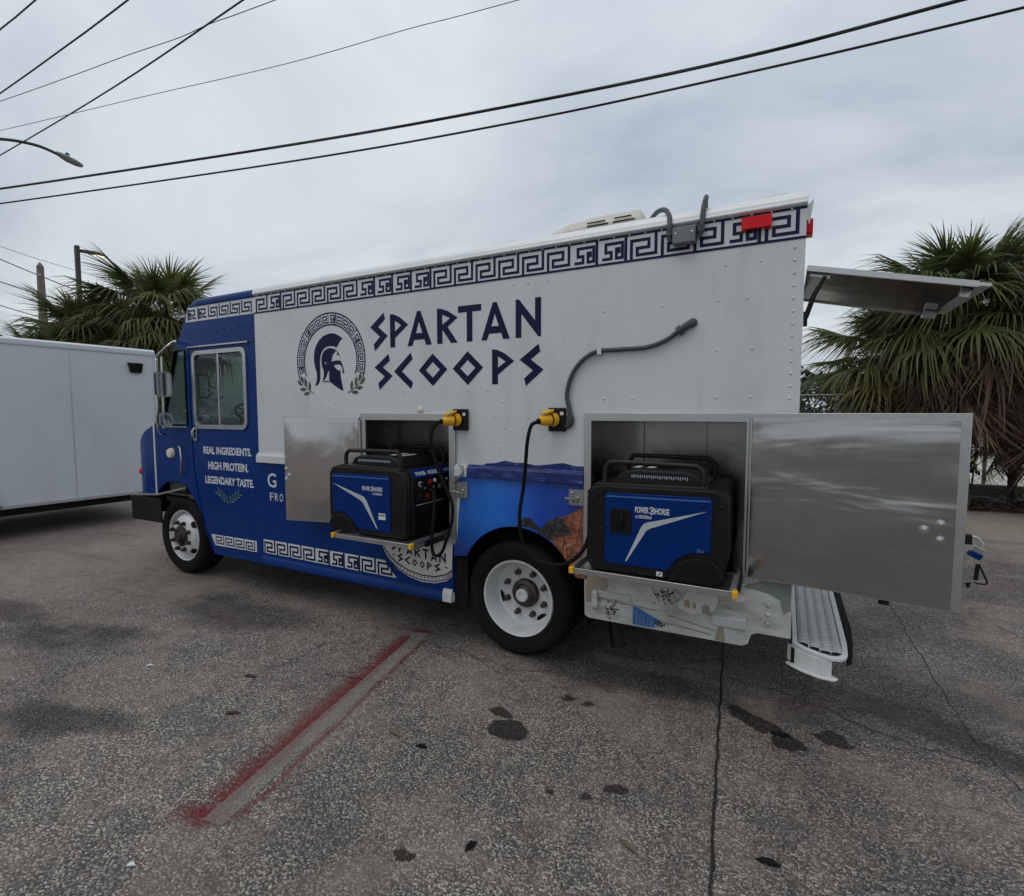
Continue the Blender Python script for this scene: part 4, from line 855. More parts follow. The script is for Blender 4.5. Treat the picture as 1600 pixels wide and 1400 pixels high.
for sgn in (-1, 1):
    b.flat(thick([(-4.575 - sgn * .03, .800), (-4.575 + sgn * .05, .832), (-4.575 + sgn * .15, .895)], .0028), YC + .0035)
    for i in range(4):
        t = i / 3; x = -4.575 + sgn * (.025 + .12 * t); z = .822 + .068 * t
        leaf(b, x + sgn * .002, z + .030, R(90 - sgn * 12), .052, .017, YC + .003 - i * 1e-4); leaf(b, x + sgn * .036, z - .004, R(8) if sgn > 0 else R(172), .052, .017, YC + .0028 - i * 1e-4)
part('laurel_sprig', b, 'pale_olive_print', D_)
part('quarter_window', MB().extr(qw, YC + .010, YC + .016), 'green_glass', T)
part('quarter_window_seal', MB().tube([(x, YC, z) for x, z in qw + [qw[0]]], .012, 8), 'black_rubber', T, smooth=60)
part('window_ledge', MB().box(-5.60, -5.17, YC - .012, YC - .0005, 1.500, 1.512), 'aluminium', T)
# cab shell behind
sh = MB()
sh.extr([(-4.105, .31), (-4.105, 2.66), (-5.088, 2.66), (-5.345, 2.27), (-5.66, 1.51), (-5.765, 1.53), (-5.765, .8), (-5.0, .7), (-4.86, .31)], W - .04, W - .01, 'y', [[(-5.06, 1.40), (-4.20, 1.40), (-4.20, 2.23), (-5.06, 2.23)], [(-5.60, 1.53), (-5.12, 1.53), (-5.12, 2.24), (-5.335, 2.24)]])
part('cab_far_side', sh, 'blue_wrap', T)
part('windshield_header', MB().extr([(-5.345, 2.262), (-5.30, 2.262), (-5.04, 2.64), (-5.088, 2.655), (-5.16, 2.53), (-5.235, 2.39)], YC + .031, W - .041), 'blue_wrap', T)
part('windshield', MB().extr([(-5.655, 1.515), (-5.645, 1.515), (-5.335, 2.26), (-5.345, 2.26)], YC + .05, W - .06), 'windshield_glass', T)
part('windshield_post', MB().extr([(-5.675, 1.51), (-5.635, 1.51), (-5.325, 2.262), (-5.365, 2.262)], 1.13, 1.17), 'black_rubber', T)
for y in (YC + .031, W - .08): part('windshield_post', MB().extr([(-5.675, 1.51), (-5.635, 1.51), (-5.325, 2.262), (-5.365, 2.262)], y, y + .03), 'black_rubber', T)
part('cab_floor', MB().box(-5.7, -4.11, .06, W - .06, .78, .82), 'cab_interior', T)
part('dashboard', MB().extr([(-5.63, .83), (-5.63, 1.49), (-5.45, 1.50), (-5.33, 1.40), (-5.36, .83)], .06, W - .06), 'cab_interior', T, bevel=.02)
part('seat', MB().box(-4.75, -4.3, .45, .95, 1.05, 1.2).box(-4.36, -4.24, .45, .95, 1.2, 1.85), 'seat_cloth', T, bevel=.04)
part('seat', MB().box(-4.75, -4.3, 1.45, 1.9, 1.05, 1.2).box(-4.36, -4.24, 1.45, 1.9, 1.2, 1.85), 'seat_cloth', T, bevel=.04)
swm = MB(); sw_c = Vector((-4.98, .62, 1.62)); sw_n = Vector((.55, 0, .83)).normalized(); su = Vector((0, 1, 0)); sv_ = sw_n.cross(su)
swm.tube([sw_c + su * (.21 * math.cos(t * math.pi / 12)) + sv_ * (.21 * math.sin(t * math.pi / 12)) for t in range(25)], .013, 8, False)
for a in (.2, 2.3, 4.4): swm.tube([sw_c, sw_c + su * (.21 * math.cos(a)) + sv_ * (.21 * math.sin(a))], .011, 6)
swm.tube([sw_c, sw_c - sw_n * .4], .03, 8); part('steering_wheel', swm, 'black_plastic', T, smooth=60)
# cab roof loft
vs = []; fs = []
crp = [(.012, 2.655), (.006, 2.665), (.004, 2.69), (.014, 2.712), (.045, 2.728), (.12, 2.735), (1.15, 2.765), (W - .12, 2.735), (W - .03, 2.715), (W - .004, 2.69), (W - .012, 2.655)]
csec = [(-4.098, 0, 0), (-4.9, 0, 0), (-4.98, .004, .002), (-5.04, .018, .010), (-5.08, .04, .02), (-5.10, .07, .03)]
for x, dz, iy in csec:
    for i, (y, z) in enumerate(crp):
        k_ = 1 if y < 1.15 else -1
        vs.append((x, y + (iy * k_ if y != 1.15 else 0), max(2.650, z - dz)))
m_ = len(crp)
for i in range(len(csec) - 1): fs += [(i * m_ + j, i * m_ + j + 1, (i + 1) * m_ + j + 1, (i + 1) * m_ + j) for j in range(m_ - 1)]
fs += [tuple(range(m_)), tuple(range((len(csec) - 1) * m_, len(csec) * m_))]
part('cab_roof', MB().add(vs, fs), 'blue_wrap', T, smooth=45)
part('cab_roof_gutter', MB().tube([(-4.10, .002, 2.660), (-5.06, .004, 2.660)], .007, 6), 'blue_wrap', T, smooth=60)
# nose
plan = [(-5.766, YC), (-5.95, YC + .004), (-6.06, YC + .016), (-6.15, YC + .05), (-6.22, .11), (-6.27, .2), (-6.30, .4), (-6.31, 1.15)]
def ztop(x): return 1.543 if x > -5.78 else (1.543 - .10 * ((-5.78 - x) / .3) if x > -6.08 else 1.443 - .115 * ((-6.08 - x) / .23) ** 1.0)
ztn = {0: 1.541, 1: 1.475, 2: 1.425, 3: 1.375, 4: 1.335, 5: 1.30, 6: 1.27, 7: 1.25}
full = plan + [(x, 2 * 1.15 - y) for x, y in plan[-2::-1]]
idx = list(range(8)) + list(range(6, -1, -1)); vs = []; fs = []; m_ = len(full)
for lev in range(5):
    for (x, y), k_ in zip(full, idx):
        zt = ztn[k_]; zs = [.775, .80, zt - .06, zt - .012, zt]; ins = [0, 0, 0, .012, .05][lev]
        sgn = 1 if y < 1.15 else (-1 if y > 1.15 else 0)
        vs.append((x + (ins if x < -6.0 else 0), y + sgn * ins * .8, zs[lev]))
for l in range(4): fs += [(l * m_ + j, l * m_ + j + 1, (l + 1) * m_ + j + 1, (l + 1) * m_ + j) for j in range(m_ - 1)]
o_ = 4 * m_
fs += [(o_ + j, o_ + j + 1, o_ + m_ - 2 - j, o_ + m_ - 1 - j) for j in range(7)]
part('hood', MB().add(vs, fs), 'blue_wrap', T, smooth=45)
part('hood_top', MB().add([(-5.76, .05, 1.54), (-5.76, W - .05, 1.54), (-5.64, W - .05, 1.50), (-5.64, .05, 1.50)], [(0, 1, 2, 3)]), 'blue_wrap', T)
part('fender_trim', MB().box(-5.778, -5.755, YC - .008, YC + .003, .80, 1.535), 'white_paint', T, bevel=.003)
part('side_marker', MB().dome((-6.115, YC + .03, 1.02), .035, (-.35, -1, 0), .02, 14), 'red_lens', T, smooth=60)
tl_ = part('turn_lamp', MB().lathe([(.052, 0), (.052, .012), (.042, .032), (.015, .036), (.0001, .037)], (-5.465, YC, 1.24), (0, -1, 0), 22), 'cream_lens', T, smooth=50)
part('grab_handle', MB().tube([(-5.30, YC, 1.315), (-5.29, YC - .03, 1.31), (-5.255, YC - .035, 1.30), (-5.245, YC - .035, 1.20), (-5.255, YC - .035, 1.05), (-5.29, YC - .02, 1.04), (-5.30, YC, 1.045)], .009, 8), 'aluminium', T, smooth=60)
# bumper
bp_ = [(-5.25, .0), (-6.20, -.012), (-6.30, .02), (-6.36, .12), (-6.38, .4), (-6.38, 1.9), (-6.36, W - .12), (-6.30, W - .02), (-6.20, W), (-6.20, W - .03), (-6.33, 1.9), (-6.33, .4), (-6.27, .06), (-6.20, .02), (-5.25, .02)]
bz = part('bumper', MB().extr([(-5.70, .0), (-6.20, -.012), (-6.30, .02), (-6.36, .12), (-6.38, .4), (-6.38, 1.9), (-6.36, W - .12), (-6.20, W), (-6.20, W - .03), (-6.33, 1.9), (-6.33, .4), (-6.27, .06), (-6.20, .02), (-5.70, .02)], .50, .755, 'z'), 'black_paint', T, bevel=.006)
part('bumper_step', MB().box(-5.70, -5.28, .06, .25, .72, .80), 'black_paint', bz)
part('bumper_edge', MB().tube([(-6.25, -.008, .762), (-5.72, -.004, .80), (-5.27, .03, .895)], .012, 8), 'chrome', bz, smooth=60)
# mirrors
my = -.12; f_ = 1.048
mpt = lambda x, z, dy=0: (x * f_, my + dy, 1.65 + (z - 1.65) * f_)
ma = part('mirror_arm', MB().tube(spline([(-5.31, .0, 2.345), mpt(-4.955, 2.26), mpt(-5.15, 2.172), mpt(-5.172, 2.13), mpt(-5.179, 1.913), mpt(-5.191, 1.50), (-5.50, -.02, 1.43)], 4), .0125, 8), 'chrome', T, smooth=60)
part('mirror_arm_tube', MB().tube([mpt(-5.135, 2.17, .03), mpt(-5.145, 1.5, .03)], .012, 8), 'chrome', ma, smooth=60)
def mirror(cx, z0, z1, w, r_):
    n_ = Vector((.985, -.14, -.10)).normalized(); t_ = Vector((n_.y, -n_.x, 0)).normalized(); c = Vector((cx * f_, my - .05, 0)); za, zb = 1.65 + (z0 - 1.65) * f_, 1.65 + (z1 - 1.65) * f_
    def plate(o2, d0, d1, hole=None):
        m = MB().extr(o2, d0, d1, 'y', [hole] if hole else ()); m.v = [tuple(c + t_ * u + n_ * d + Vector((0, 0, z))) for u, d, z in m.v]; return m
    o1 = rrect(-w, w, za, zb, r_); i1 = rrect(-w + .012, w - .012, za + .012, zb - .012, r_ * .8)
    m_ = part('mirror_head', plate(rrect(-w + .003, w - .003, za + .003, zb - .003, r_), -.06, -.001), 'black_plastic', T, bevel=.01)
    part('mirror_glass', plate(i1, 0, .003), 'mirror_glass', m_)
    part('mirror_rim', plate(o1, -.0005, .006, i1[::-1]), 'grey_lamp', m_)
    part('mirror_bracket', MB().tube([mpt(-5.18, (z0 + z1) / 2), tuple(c + Vector((0, 0, (za + zb) / 2)) - n_ * .04)], .012, 8), 'chrome', m_)
mirror(-4.97, 1.79, 2.015, .065, .03); mirror(-4.965, 1.52, 1.645, .06, .04)
# ------------------------------------------------------------------ generators
def generator(label, loc, rz):
    Gt = thing('generator', label, 'generator', loc, rz, 'portable generators on the slide trays', world=False)
    hw = .30
    side = [(-.357, .42), (-.335, .465), (-.29, .48), (.285, .472), (.33, .455), (.36, .41), (.362, .05), (.33, .0), (-.075, .0), (-.105, .035), (-.155, .08), (-.225, .105), (-.29, .095), (-.345, .06), (-.362, .13)]
    core = part('casing', MB().extr(side, -hw + .02, hw - .02), 'black_plastic', Gt, bevel=.02, seg=3)
    # side cheeks
    for s_ in (-1, 1):
        ck = [(x * .985, .005 + z * .985) for x, z in side]
        y0, y1 = sorted((s_ * (hw - .022), s_ * hw))
        part('cheek', MB().extr(ck, y0, y1), 'black_plastic', Gt, bevel=.012, seg=3)
        F = lambda u, z, d=0.: (u * -s_, s_ * (hw + d), z)      # u runs left to right for someone facing this side
        A = s_ < 0
        # wheel and wheel bulge at the end away from the control panel
        wx = -.235
        part('wheel_bulge', MB().extr([(wx - .118, .062), (wx - .10, .10), (wx - .06, .128), (wx, .136), (wx + .055, .126), (wx + .10, .092), (wx + .135, .045), (wx + .155, .012), (wx + .14, .006), (wx - .06, .006), (wx - .095, .022)], *sorted((s_ * (hw + .0002), s_ * (hw + .012)))), 'black_plastic', Gt, bevel=.008, seg=3)
        part('transport_wheel', MB().extr([(wx - .095, .055), (wx - .07, .088), (wx - .03, .106), (wx + .02, .106), (wx + .06, .088), (wx + .09, .05), (wx + .11, .016), (wx - .055, .014), (wx - .085, .028)], *sorted((s_ * (hw + .0122), s_ * (hw + .015)))), 'black_rubber', Gt, bevel=.001)
        pts = [(-.314, .425), (.205, .430), (.222, .415), (.224, .058), (.210, .045), (-.082, .045), (-.105, .075), (-.14, .11), (-.185, .138), (-.225, .148), (-.30, .148), (-.314, .165)]
        if not A: pts = [(-.290, .430), (-.27, .443), (.240, .432), (.252, .415), (.250, .065), (.235, .052), (-.082, .052), (-.105, .09), (-.135, .125), (-.18, .150), (-.225, .163), (-.285, .168)]
        y0, y1 = sorted((s_ * (hw + .0005), s_ * (hw + .008)))
        pn = part('side_panel', MB().extr(pts, y0, y1), 'gen_blue', Gt, bevel=.006, seg=2)
        zt = .425 if A else .437
        part('panel_top_edge', MB().add([(x, s_ * (hw + dy), z) for x, z, dy in (((-.308, zt - .022, .0092), (.217, zt - .018, .0092), (.205, zt + .003, .006), (-.300, zt - .001, .006)) if A else ((-.284, zt - .016, .0092), (.246, zt - .027, .0092), (.238, zt - .006, .006), (-.270, zt + .004, .006)))], [(0, 1, 2, 3)]), 'gen_blue_edge', pn)
        sp = [(-.312, .356), (-.012, .276), (.014, .250), (.110, .062), (.100, .064), (-.021, .233), (-.046, .249)] if A else [(-.267, .375), (.030, .290), (.045, .280), (.056, .262), (.137, .073), (.130, .074), (.030, .245), (.012, .260)]
        part('side_stripe', MB().flat(sp, s_ * (hw + .0093)), 'grey_print', pn)
        def gtext(s2, x0, x1, z0, z1, bold):
            # x0..x1 as seen by the reader: for side A reader x = local x, for side B reader x = -local x
            fn = lambda a, b_: ((x0 + (x1 - x0) * a) * (1 if A else -1), s_ * (hw + .0095), z0 + (z1 - z0) * b_)
            return put_text(MB(), s2, fn, bold)
        def logo(x0, x1, z0, z1):
            w = x1 - x0; h = z1 - z0
            part('lettering', gtext('POWER', x0, x0 + w * .405, z0, z1, .03), 'white_print', pn); part('lettering', gtext('HORSE', x0 + w * .605, x1, z0, z1, .03), 'white_print', pn)
            e2 = MB(); cx_, cz_ = x0 + w * .5, (z0 + z1) / 2; q = [(cx_ + h * .42 * math.cos(R(a_)), cz_ + h * .52 * math.sin(R(a_))) for a_ in range(-150, 151, 25)]
            e2.flat([((x_ if A else -x_), z_) for x_, z_ in thick(q, h * .09)], s_ * (hw + .0095)); e2.flat([((x_ if A else -x_), z_) for x_, z_ in ((cx_ - h * .2, cz_ - h * .25), (cx_ + h * .12, cz_ - h * .2), (cx_ + h * .25, cz_ + h * .1), (cx_, cz_ + h * .32))], s_ * (hw + .0095))
            part('brand_emblem', e2, 'white_print', pn)
        if A: logo(-.024, .158, .320, .350); part('lettering', gtext('s10500id', .071, .155, .294, .311, .02), 'white_print', pn)
        else: logo(-.088, .086, .338, .371); part('lettering', gtext('s10500id', -.086, -.004, .310, .328, .02), 'white_print', pn)
        if A:
            part('warning_label', MB().flat([(.121, .128), (.183, .128), (.183, .172), (.121, .172)], s_ * (hw + .0095)), 'label_print', pn)
            part('warning_label_print', MB().flat([(.124, .152), (.180, .152), (.180, .164), (.124, .164)], s_ * (hw + .0102)), 'grey_box', pn)
        else:
            part('recoil_hatch', MB().extr(rrect(.105, .222, .218, .352, .018), *sorted((s_ * (hw + .0005), s_ * (hw + .012))), 'y', [rrect(.118, .209, .231, .339, .012)[::-1]]), 'black_plastic', pn, bevel=.004)
            part('recoil_recess', MB().extr(rrect(.1185, .2085, .2315, .3385, .011), *sorted((s_ * (hw + .0085), s_ * (hw + .0092)))), 'black_rubber', pn)
            part('recoil_handle', MB().tube([(.163, s_ * (hw + .018), .255), (.158, s_ * (hw + .022), .285), (.152, s_ * (hw + .018), .315)], [.009, .012, .009], 8), 'black_plastic', pn, smooth=60)
            for x, z in ((-.245, .40), (-.245, .185)): part('panel_screw', MB().dome((x, s_ * (hw + .008), z), .009, (0, s_, 0), .003, 10), 'black_plastic', pn, smooth=60)
            part('panel_tab', MB().flat([(-.255, .166), (-.222, .166), (-.222, .186), (-.255, .186)], s_ * (hw + .0095)), 'gen_blue_edge', pn)
            part('safety_sticker', MB().flat([(-.057, .016), (-.025, .016), (-.025, .040), (-.057, .040)], s_ * (hw + .0015)), 'label_print', Gt)
            part('safety_sticker_mark', MB().flat([(-.051, .034), (-.046, .036), (-.031, .021), (-.036, .019)], s_ * (hw + .0022)), 'black_paint', Gt)
        for x, z in ((-.33, .40), (.325, .40), (.325, .05), (.275, .235)): part('casing_screw', MB().dome((x, s_ * hw, z), .008, (0, s_, 0), .003, 10), 'dark_plastic', Gt, smooth=60)
        part('casing_seam', MB().box(.243, .246, *sorted((s_ * (hw + .0002), s_ * (hw + .0016))), .02, .44) if A else MB().box(.272, .275, *sorted((s_ * (hw + .0002), s_ * (hw + .0016))), .02, .44), 'dark_plastic', Gt)
        # handle
        yh = s_ * (hw - .055)
        part('carry_handle', MB().tube(spline([(-.235, yh, .46), (-.235, yh, .545), (-.21, yh, .582), (-.16, yh, .588), (.21, yh, .592), (.25, yh, .580), (.27, yh, .545), (.272, yh, .46)], 4), .014, 10), 'dark_plastic', Gt, smooth=60)
        ledge = [(-.26, .47), (.30, .465), (.30, .478), (-.26, .490)]
        part('top_ledge', MB().extr(ledge, *sorted((s_ * (hw - .10), s_ * (hw - .015)))), 'dark_plastic', Gt, bevel=.005)
    tp = [(-.25, .475), (-.20, .535), (-.14, .552), (.12, .552), (.19, .535), (.25, .475)]
    part('top_cover', MB().extr(tp, -hw + .10, hw - .10), 'dark_plastic', Gt, bevel=.02, seg=3)
    gv = MB()
    for s_ in (-1, 1):
        for i in range(26): gv.box(-.155 + i * .0115, -.150 + i * .0115, *sorted((s_ * (hw - .0995), s_ * (hw - .094))), .506 + .003 * (i % 3), .524)
    part('vent_grille', gv, 'grey_print', Gt, kind='stuff')
    part('fuel_cap', MB().lathe([(.05, 0), (.05, .02), (.042, .028), (.0001, .03)], (-.02, .03, .552), (0, 0, 1), 20), 'black_plastic', Gt, smooth=40)
    part('top_label', MB().add([(.04, -.10, .5535), (.16, -.10, .5495), (.16, .08, .5495), (.04, .08, .5535)], [(0, 1, 2, 3)]), 'label_print', Gt)
    # control end (+x)
    ce = part('control_panel', MB().box(.355, .366, -.22, .22, .235, .405), 'black_plastic', Gt, bevel=.006)
    part('panel_face', MB().box(.3662, .368, -.205, .205, .245, .395), 'black_paint', ce)
    part('panel_banner', MB().add([(.335, -.235, .470), (.335, .235, .470), (.376, .235, .418), (.376, -.235, .418)], [(0, 1, 2, 3)]), 'gen_blue', Gt)
    part('panel_hood', MB().extr([(.30, .474), (.334, .4685), (.375, .4165), (.372, .405), (.30, .405)], -.245, .245), 'black_plastic', Gt, bevel=.004)
    fn = lambda a, b_: (.3757 - .036 * (b_ * .55 + .2), -.20 + .24 * a, .4192 + .0455 * (b_ * .55 + .2))
    part('lettering', put_text(put_text(MB(), 'POWER', lambda a, b_: fn(a * .45, b_), .03), 'HORSE', lambda a, b_: fn(.56 + a * .44, b_), .03), 'white_print', Gt)
    fn2 = lambda a, b_: (.3757 - .036 * (b_ * .4 + .3), .12 + .08 * a, .4192 + .0455 * (b_ * .4 + .3))
    part('lettering', put_text(MB(), 's10500id', fn2, .015), 'white_print', Gt)
    for y, z, r_, mt in ((-.165, .37, .020, 'grey_print'), (-.165, .37, .013, 'black_plastic'), (-.06, .375, .018, 'red_plastic'), (-.005, .38, .014, 'label_print'), (-.165, .29, .016, 'dark_plastic'), (-.085, .28, .020, 'red_plastic'), (.05, .33, .03, 'dark_plastic'), (.05, .33, .018, 'grey_box'), (.14, .33, .03, 'dark_plastic'), (.14, .375, .012, 'chrome'), (.0, .29, .022, 'dark_plastic'), (-.12, .335, .008, 'chrome'), (-.02, .335, .008, 'chrome')):
        part('panel_socket', MB().lathe([(r_, 0), (r_, .006 + .004 * (r_ < .019)), (r_ * .8, .009 + .004 * (r_ < .019)), (.0001, .009 + .004 * (r_ < .019))], (.368, y, z), (1, 0, 0), 16), mt, ce, smooth=40)
    part('panel_line', MB().box(.366, .369, -.21, .10, .226, .231), 'grey_print', ce)
    for i in range(9): part('louvre', MB().extr([(.356, .045 + i * .019), (.372, .041 + i * .019), (.372, .046 + i * .019), (.356, .056 + i * .019)], -.20, .20), 'black_plastic', Gt)
    for y in (-.235, .235): part('end_post', MB().box(.33, .372, y - .018, y + .018, .03, .405), 'black_plastic', Gt, bevel=.008)
    return Gt
generator('generator on the left slide tray with its control panel facing the rear wheel', (-2.555, -.003, .79), 0)
generator('generator on the right slide tray with a black recoil starter hatch', (-.585, -.003, .79), math.pi)
# ------------------------------------------------------------------ power cords with yellow connectors
def cord(label, plug, pdir, path, r_=.0115):
    C_ = thing('power_cord', label, 'power cord', (path[0][0], path[0][1], 0))
    p_ = Vector(plug); d = Vector(pdir).normalized()
    part('cable', MB().tube(spline(path, 6), r_, 10), 'black_rubber', C_, smooth=60)
    part('connector', MB().lathe([(.036, 0), (.036, .045), (.034, .048), (.030, .075), (.022, .098), (.016, .10), (.0001, .10)], p_, d, 20), 'yellow_plastic', C_, smooth=40)
    part('connector_ring', MB().lathe([(.030, -.012), (.041, -.011), (.041, .008), (.036, .010)], p_, d, 20), 'yellow_plastic', C_, smooth=40)
    part('connector_seal', MB().lathe([(.0372, .0105), (.0372, .019), (.036, .0195)], p_, d, 20), 'black_rubber', C_, smooth=40)
    q = p_ + d * .035 + Vector((0, 0, .043))
    f = MB(); s2 = d.cross(Vector((0, 0, 1))).normalized()
    pts = [q + d * (.048 * math.cos(t)) + s2 * (.034 * math.sin(t)) + Vector((0, 0, -.10 * (.048 * math.cos(t)))) for t in [2 * math.pi * i / 16 for i in range(16)]]
    f.add([tuple(x) for x in pts] + [tuple(x + Vector((0, 0, .014))) for x in pts], [tuple(range(16)), tuple(range(31, 15, -1))] + [(i, (i + 1) % 16, 16 + (i + 1) % 16, 16 + i) for i in range(16)])
    part('flip_lid', f, 'yellow_plastic', C_, bevel=.004)
    part('strain_relief', MB().tube([p_ + d * .095, p_ + d * .112], .017, 10), 'black_rubber', C_, smooth=50)
cord('black power cord looping in front of the left generator from its yellow plug', (-1.975, -.055, 1.600), (-.45, -1, -.12),
     [(-2.02, -.158, 1.588), (-2.04, -.20, 1.56), (-2.055, -.22, 1.48), (-2.045, -.21, 1.394), (-2.00, -.20, 1.247), (-1.945, -.20, 1.145), (-1.90, -.20, 1.04), (-1.911, -.2, .913), (-1.953, -.2, .801), (-1.985, -.2, .725), (-2.03, -.2, .690), (-2.066, -.2, .72), (-2.067, -.2, .853), (-2.055, -.19, .986), (-2.075, -.16, 1.08), (-2.14, -.10, 1.11), (-2.18, -.09, 1.11)])
cord('black power cord sagging past the rear wheel from its yellow plug', (-1.262, -.055, 1.607), (-.45, -1, -.12),
     [(-1.307, -.158, 1.592), (-1.33, -.20, 1.57), (-1.345, -.22, 1.475), (-1.367, -.20, 1.338), (-1.39, -.18, 1.2), (-1.416, -.18, 1.04), (-1.412, -.18, .921), (-1.372, -.18, .814), (-1.286, -.18, .754), (-1.176, -.18, .742), (-1.075, -.18, .782), (-1.01, -.14, .86), (-.985, -.10, .98), (-.965, -.08, 1.10)])
# padlock and keys hanging on the right compartment door edge
e_ = PR(LR, -.03, 1.10); ex, ey = e_.x + .012, e_.y
pk = thing('padlock', 'open padlock with blue bumper hanging on the right steel door', 'padlock', (ex, ey, 1.0))
part('hasp', MB().box(ex - .014, ex + .010, ey - .02, ey + .02, 1.085, 1.125), 'black_paint', pk)
part('shackle', MB().tube(spline([(ex + .004, ey, 1.095), (ex + .012, ey, 1.118), (ex + .032, ey, 1.112), (ex + .048, ey, 1.092), (ex + .052, ey, 1.078)], 4), .0045, 8), 'chrome', pk, smooth=60)
def rotbox(cx, cz, w, h, a, y0, y1):
    ca, sa = math.cos(a), math.sin(a); return MB().extr([(cx + u * ca - v * sa, cz + u * sa + v * ca) for u, v in ((-w, -h), (w, -h), (w, h), (-w, h))], y0, y1)
part('lock_body', rotbox(ex + .030, 1.062, .022, .016, -.45, ey - .012, ey + .012), 'chrome', pk, bevel=.003)
part('lock_bumper', rotbox(ex + .026, 1.040, .024, .013, -.45, ey - .014, ey + .014), 'gen_blue', pk, bevel=.004)
kk = thing('key_ring', 'bunch of keys on a black strap dangling below the padlock', 'keys', (ex + .03, ey, .95))
part('split_ring', MB().tube([(ex + .036 + .011 * math.cos(t), ey, 1.012 + .012 * math.sin(t)) for t in [i * math.pi / 8 for i in range(17)]], .0018, 6), 'chrome', kk, smooth=60)
part('strap', rotbox(ex + .036, .965, .0075, .036, -.06, ey - .003, ey + .003), 'black_rubber', kk, bevel=.002)
part('strap', MB().tube(spline([(ex + .042, ey, 1.0), (ex + .06, ey, .955), (ex + .072, ey, .925), (ex + .062, ey, .915), (ex + .03, ey, .918)], 4), .0035, 6), 'black_rubber', kk, smooth=60)
for dx, a in ((.012, .35), (.026, -.15), (.034, -.3)):
    km = rotbox(ex + dx, .905, .010, .011, a, ey - .0015 - dx * .1, ey + .0015 - dx * .1); part('key', km, 'black_plastic' if dx < .02 else 'chrome', kk)
    part('key_blade', rotbox(ex + dx + .024 * math.sin(a), .905 - .026 * math.cos(a), .0035, .016, a, ey - .001 - dx * .1, ey + .001 - dx * .1), 'chrome', kk)

# ------------------------------------------------------------------ enclosed trailer on the left
TR = thing('enclosed_trailer', 'plain white enclosed cargo trailer parked beyond the truck cab', 'trailer', (-8.785, -.2, 0), -math.atan(.0439), world=False)
Y0, Y1, ZB, ZTT = -5.5, 1.78, .42, 2.53
part('body', MB().box(-2.3, -.012, Y0 + .01, Y1 - .01, ZB + .03, ZTT + .02), 'trailer_white', TR)
for a, c in ((Y0 + .012, -3.105), (-3.097, -1.905), (-1.897, .705), (.713, Y1 - .03)):
    part('side_sheet', MB().box(-.0115, 0, a, c, ZB + .035, ZTT - .0), 'trailer_white', TR)
part('panel_seam', MB().box(-.0118, .003, .7045, .7135, ZB + .04, ZTT - .002), 'trailer_trim', TR, label='thin grey seam strip')
part('top_rail', MB().extr([(.012, ZTT), (.012, ZTT + .058), (-.03, ZTT + .085), (-2.28, ZTT + .085), (-2.312, ZTT + .05), (-2.312, ZTT)], Y0, Y1, 'y'), 'trailer_white', TR, bevel=.006)
part('under_rail_strip', MB().box(-.004, .0125, Y0, Y1, ZTT - .008, ZTT - .001), 'trailer_trim', TR)  # thin trim-coloured strip just below the top rail
part('bottom_rail', MB().box(-.02, .012, -.08, Y1, ZB - .012, ZB + .034), 'trailer_trim', TR, bevel=.003)
part('corner_trim', MB().box(-.03, .008, Y1 - .029, Y1 + .006, ZB, ZTT - .009), 'trailer_trim', TR, bevel=.003)
part('underframe', MB().box(-2.2, -.1, Y0, Y1, .30, .44), 'black_paint', TR)
rv_ = MB()
for i in range(26): rv_.dome((.012, -.2 + i * .078, ZTT + .03), .006, (1, 0, 0), .004, 6); rv_.dome((.012, -.05 + i * .072, ZB + .012), .006, (1, 0, 0), .004, 6)
for i in range(24):
    for yy in (.690, .728): rv_.dome((0, yy, ZB + .08 + i * .085), .004, (1, 0, 0), .0025, 6)
part('rivet', rv_, 'trailer_trim', TR, kind='stuff', smooth=60)
lf = part('loading_lamp', MB().extr([(-.06, 2.27), (.0, 2.235), (.07, 2.235), (.1, 2.30), (.09, 2.395), (-.085, 2.395)], .002, .07, 'x') if False else MB().add([(0.001, 1.40, 2.40), (.001, 1.60, 2.40), (.001, 1.58, 2.25), (.001, 1.43, 2.25), (.07, 1.41, 2.385), (.07, 1.59, 2.385), (.045, 1.575, 2.245), (.045, 1.435, 2.245)], [(0, 1, 2, 3), (4, 7, 6, 5), (0, 4, 5, 1), (1, 5, 6, 2), (2, 6, 7, 3), (3, 7, 4, 0)]), 'black_plastic', TR, bevel=.008)
part('roof_vent', MB().box(-1.2, -.8, .9, 1.4, ZTT + .0855, ZTT + .15), 'trailer_white', TR, bevel=.02)
fa = arc(-.95 + .2, .42, .62, 0, 180, 18)
fo = [(y, z) for y, z in arc(-.75, .42, .64, 0, 180, 18)] + [(y, z) for y, z in arc(-.75, .42, .56, 180, 0, 18)]
part('fender', MB().extr([(y, z) for y, z in fo], .013, .10, 'x'), 'trailer_trim', TR, bevel=.004)
for cy in (-1.05, -.45 - .2): pass
wl = part('wheel', MB().lathe([(.0001, .02), (.09, .02), (.12, .0), (.19, .0), (.2, .03)], (.0, -.75, .34), (1, 0, 0), 28), 'wheel_white', TR, smooth=40)
part('tyre', MB().lathe([(.19, .02), (.22, .045), (.30, .045), (.335, .01), (.34, -.16), (.2, -.18)], (.0, -.75, .34), (1, 0, 0), 36), 'black_rubber', wl, smooth=40)
part('wheel_well', MB().lathe([(.56, .0125), (.0001, .0125)], (0, -.75, .42), (1, 0, 0), 30), 'black_rubber', TR)
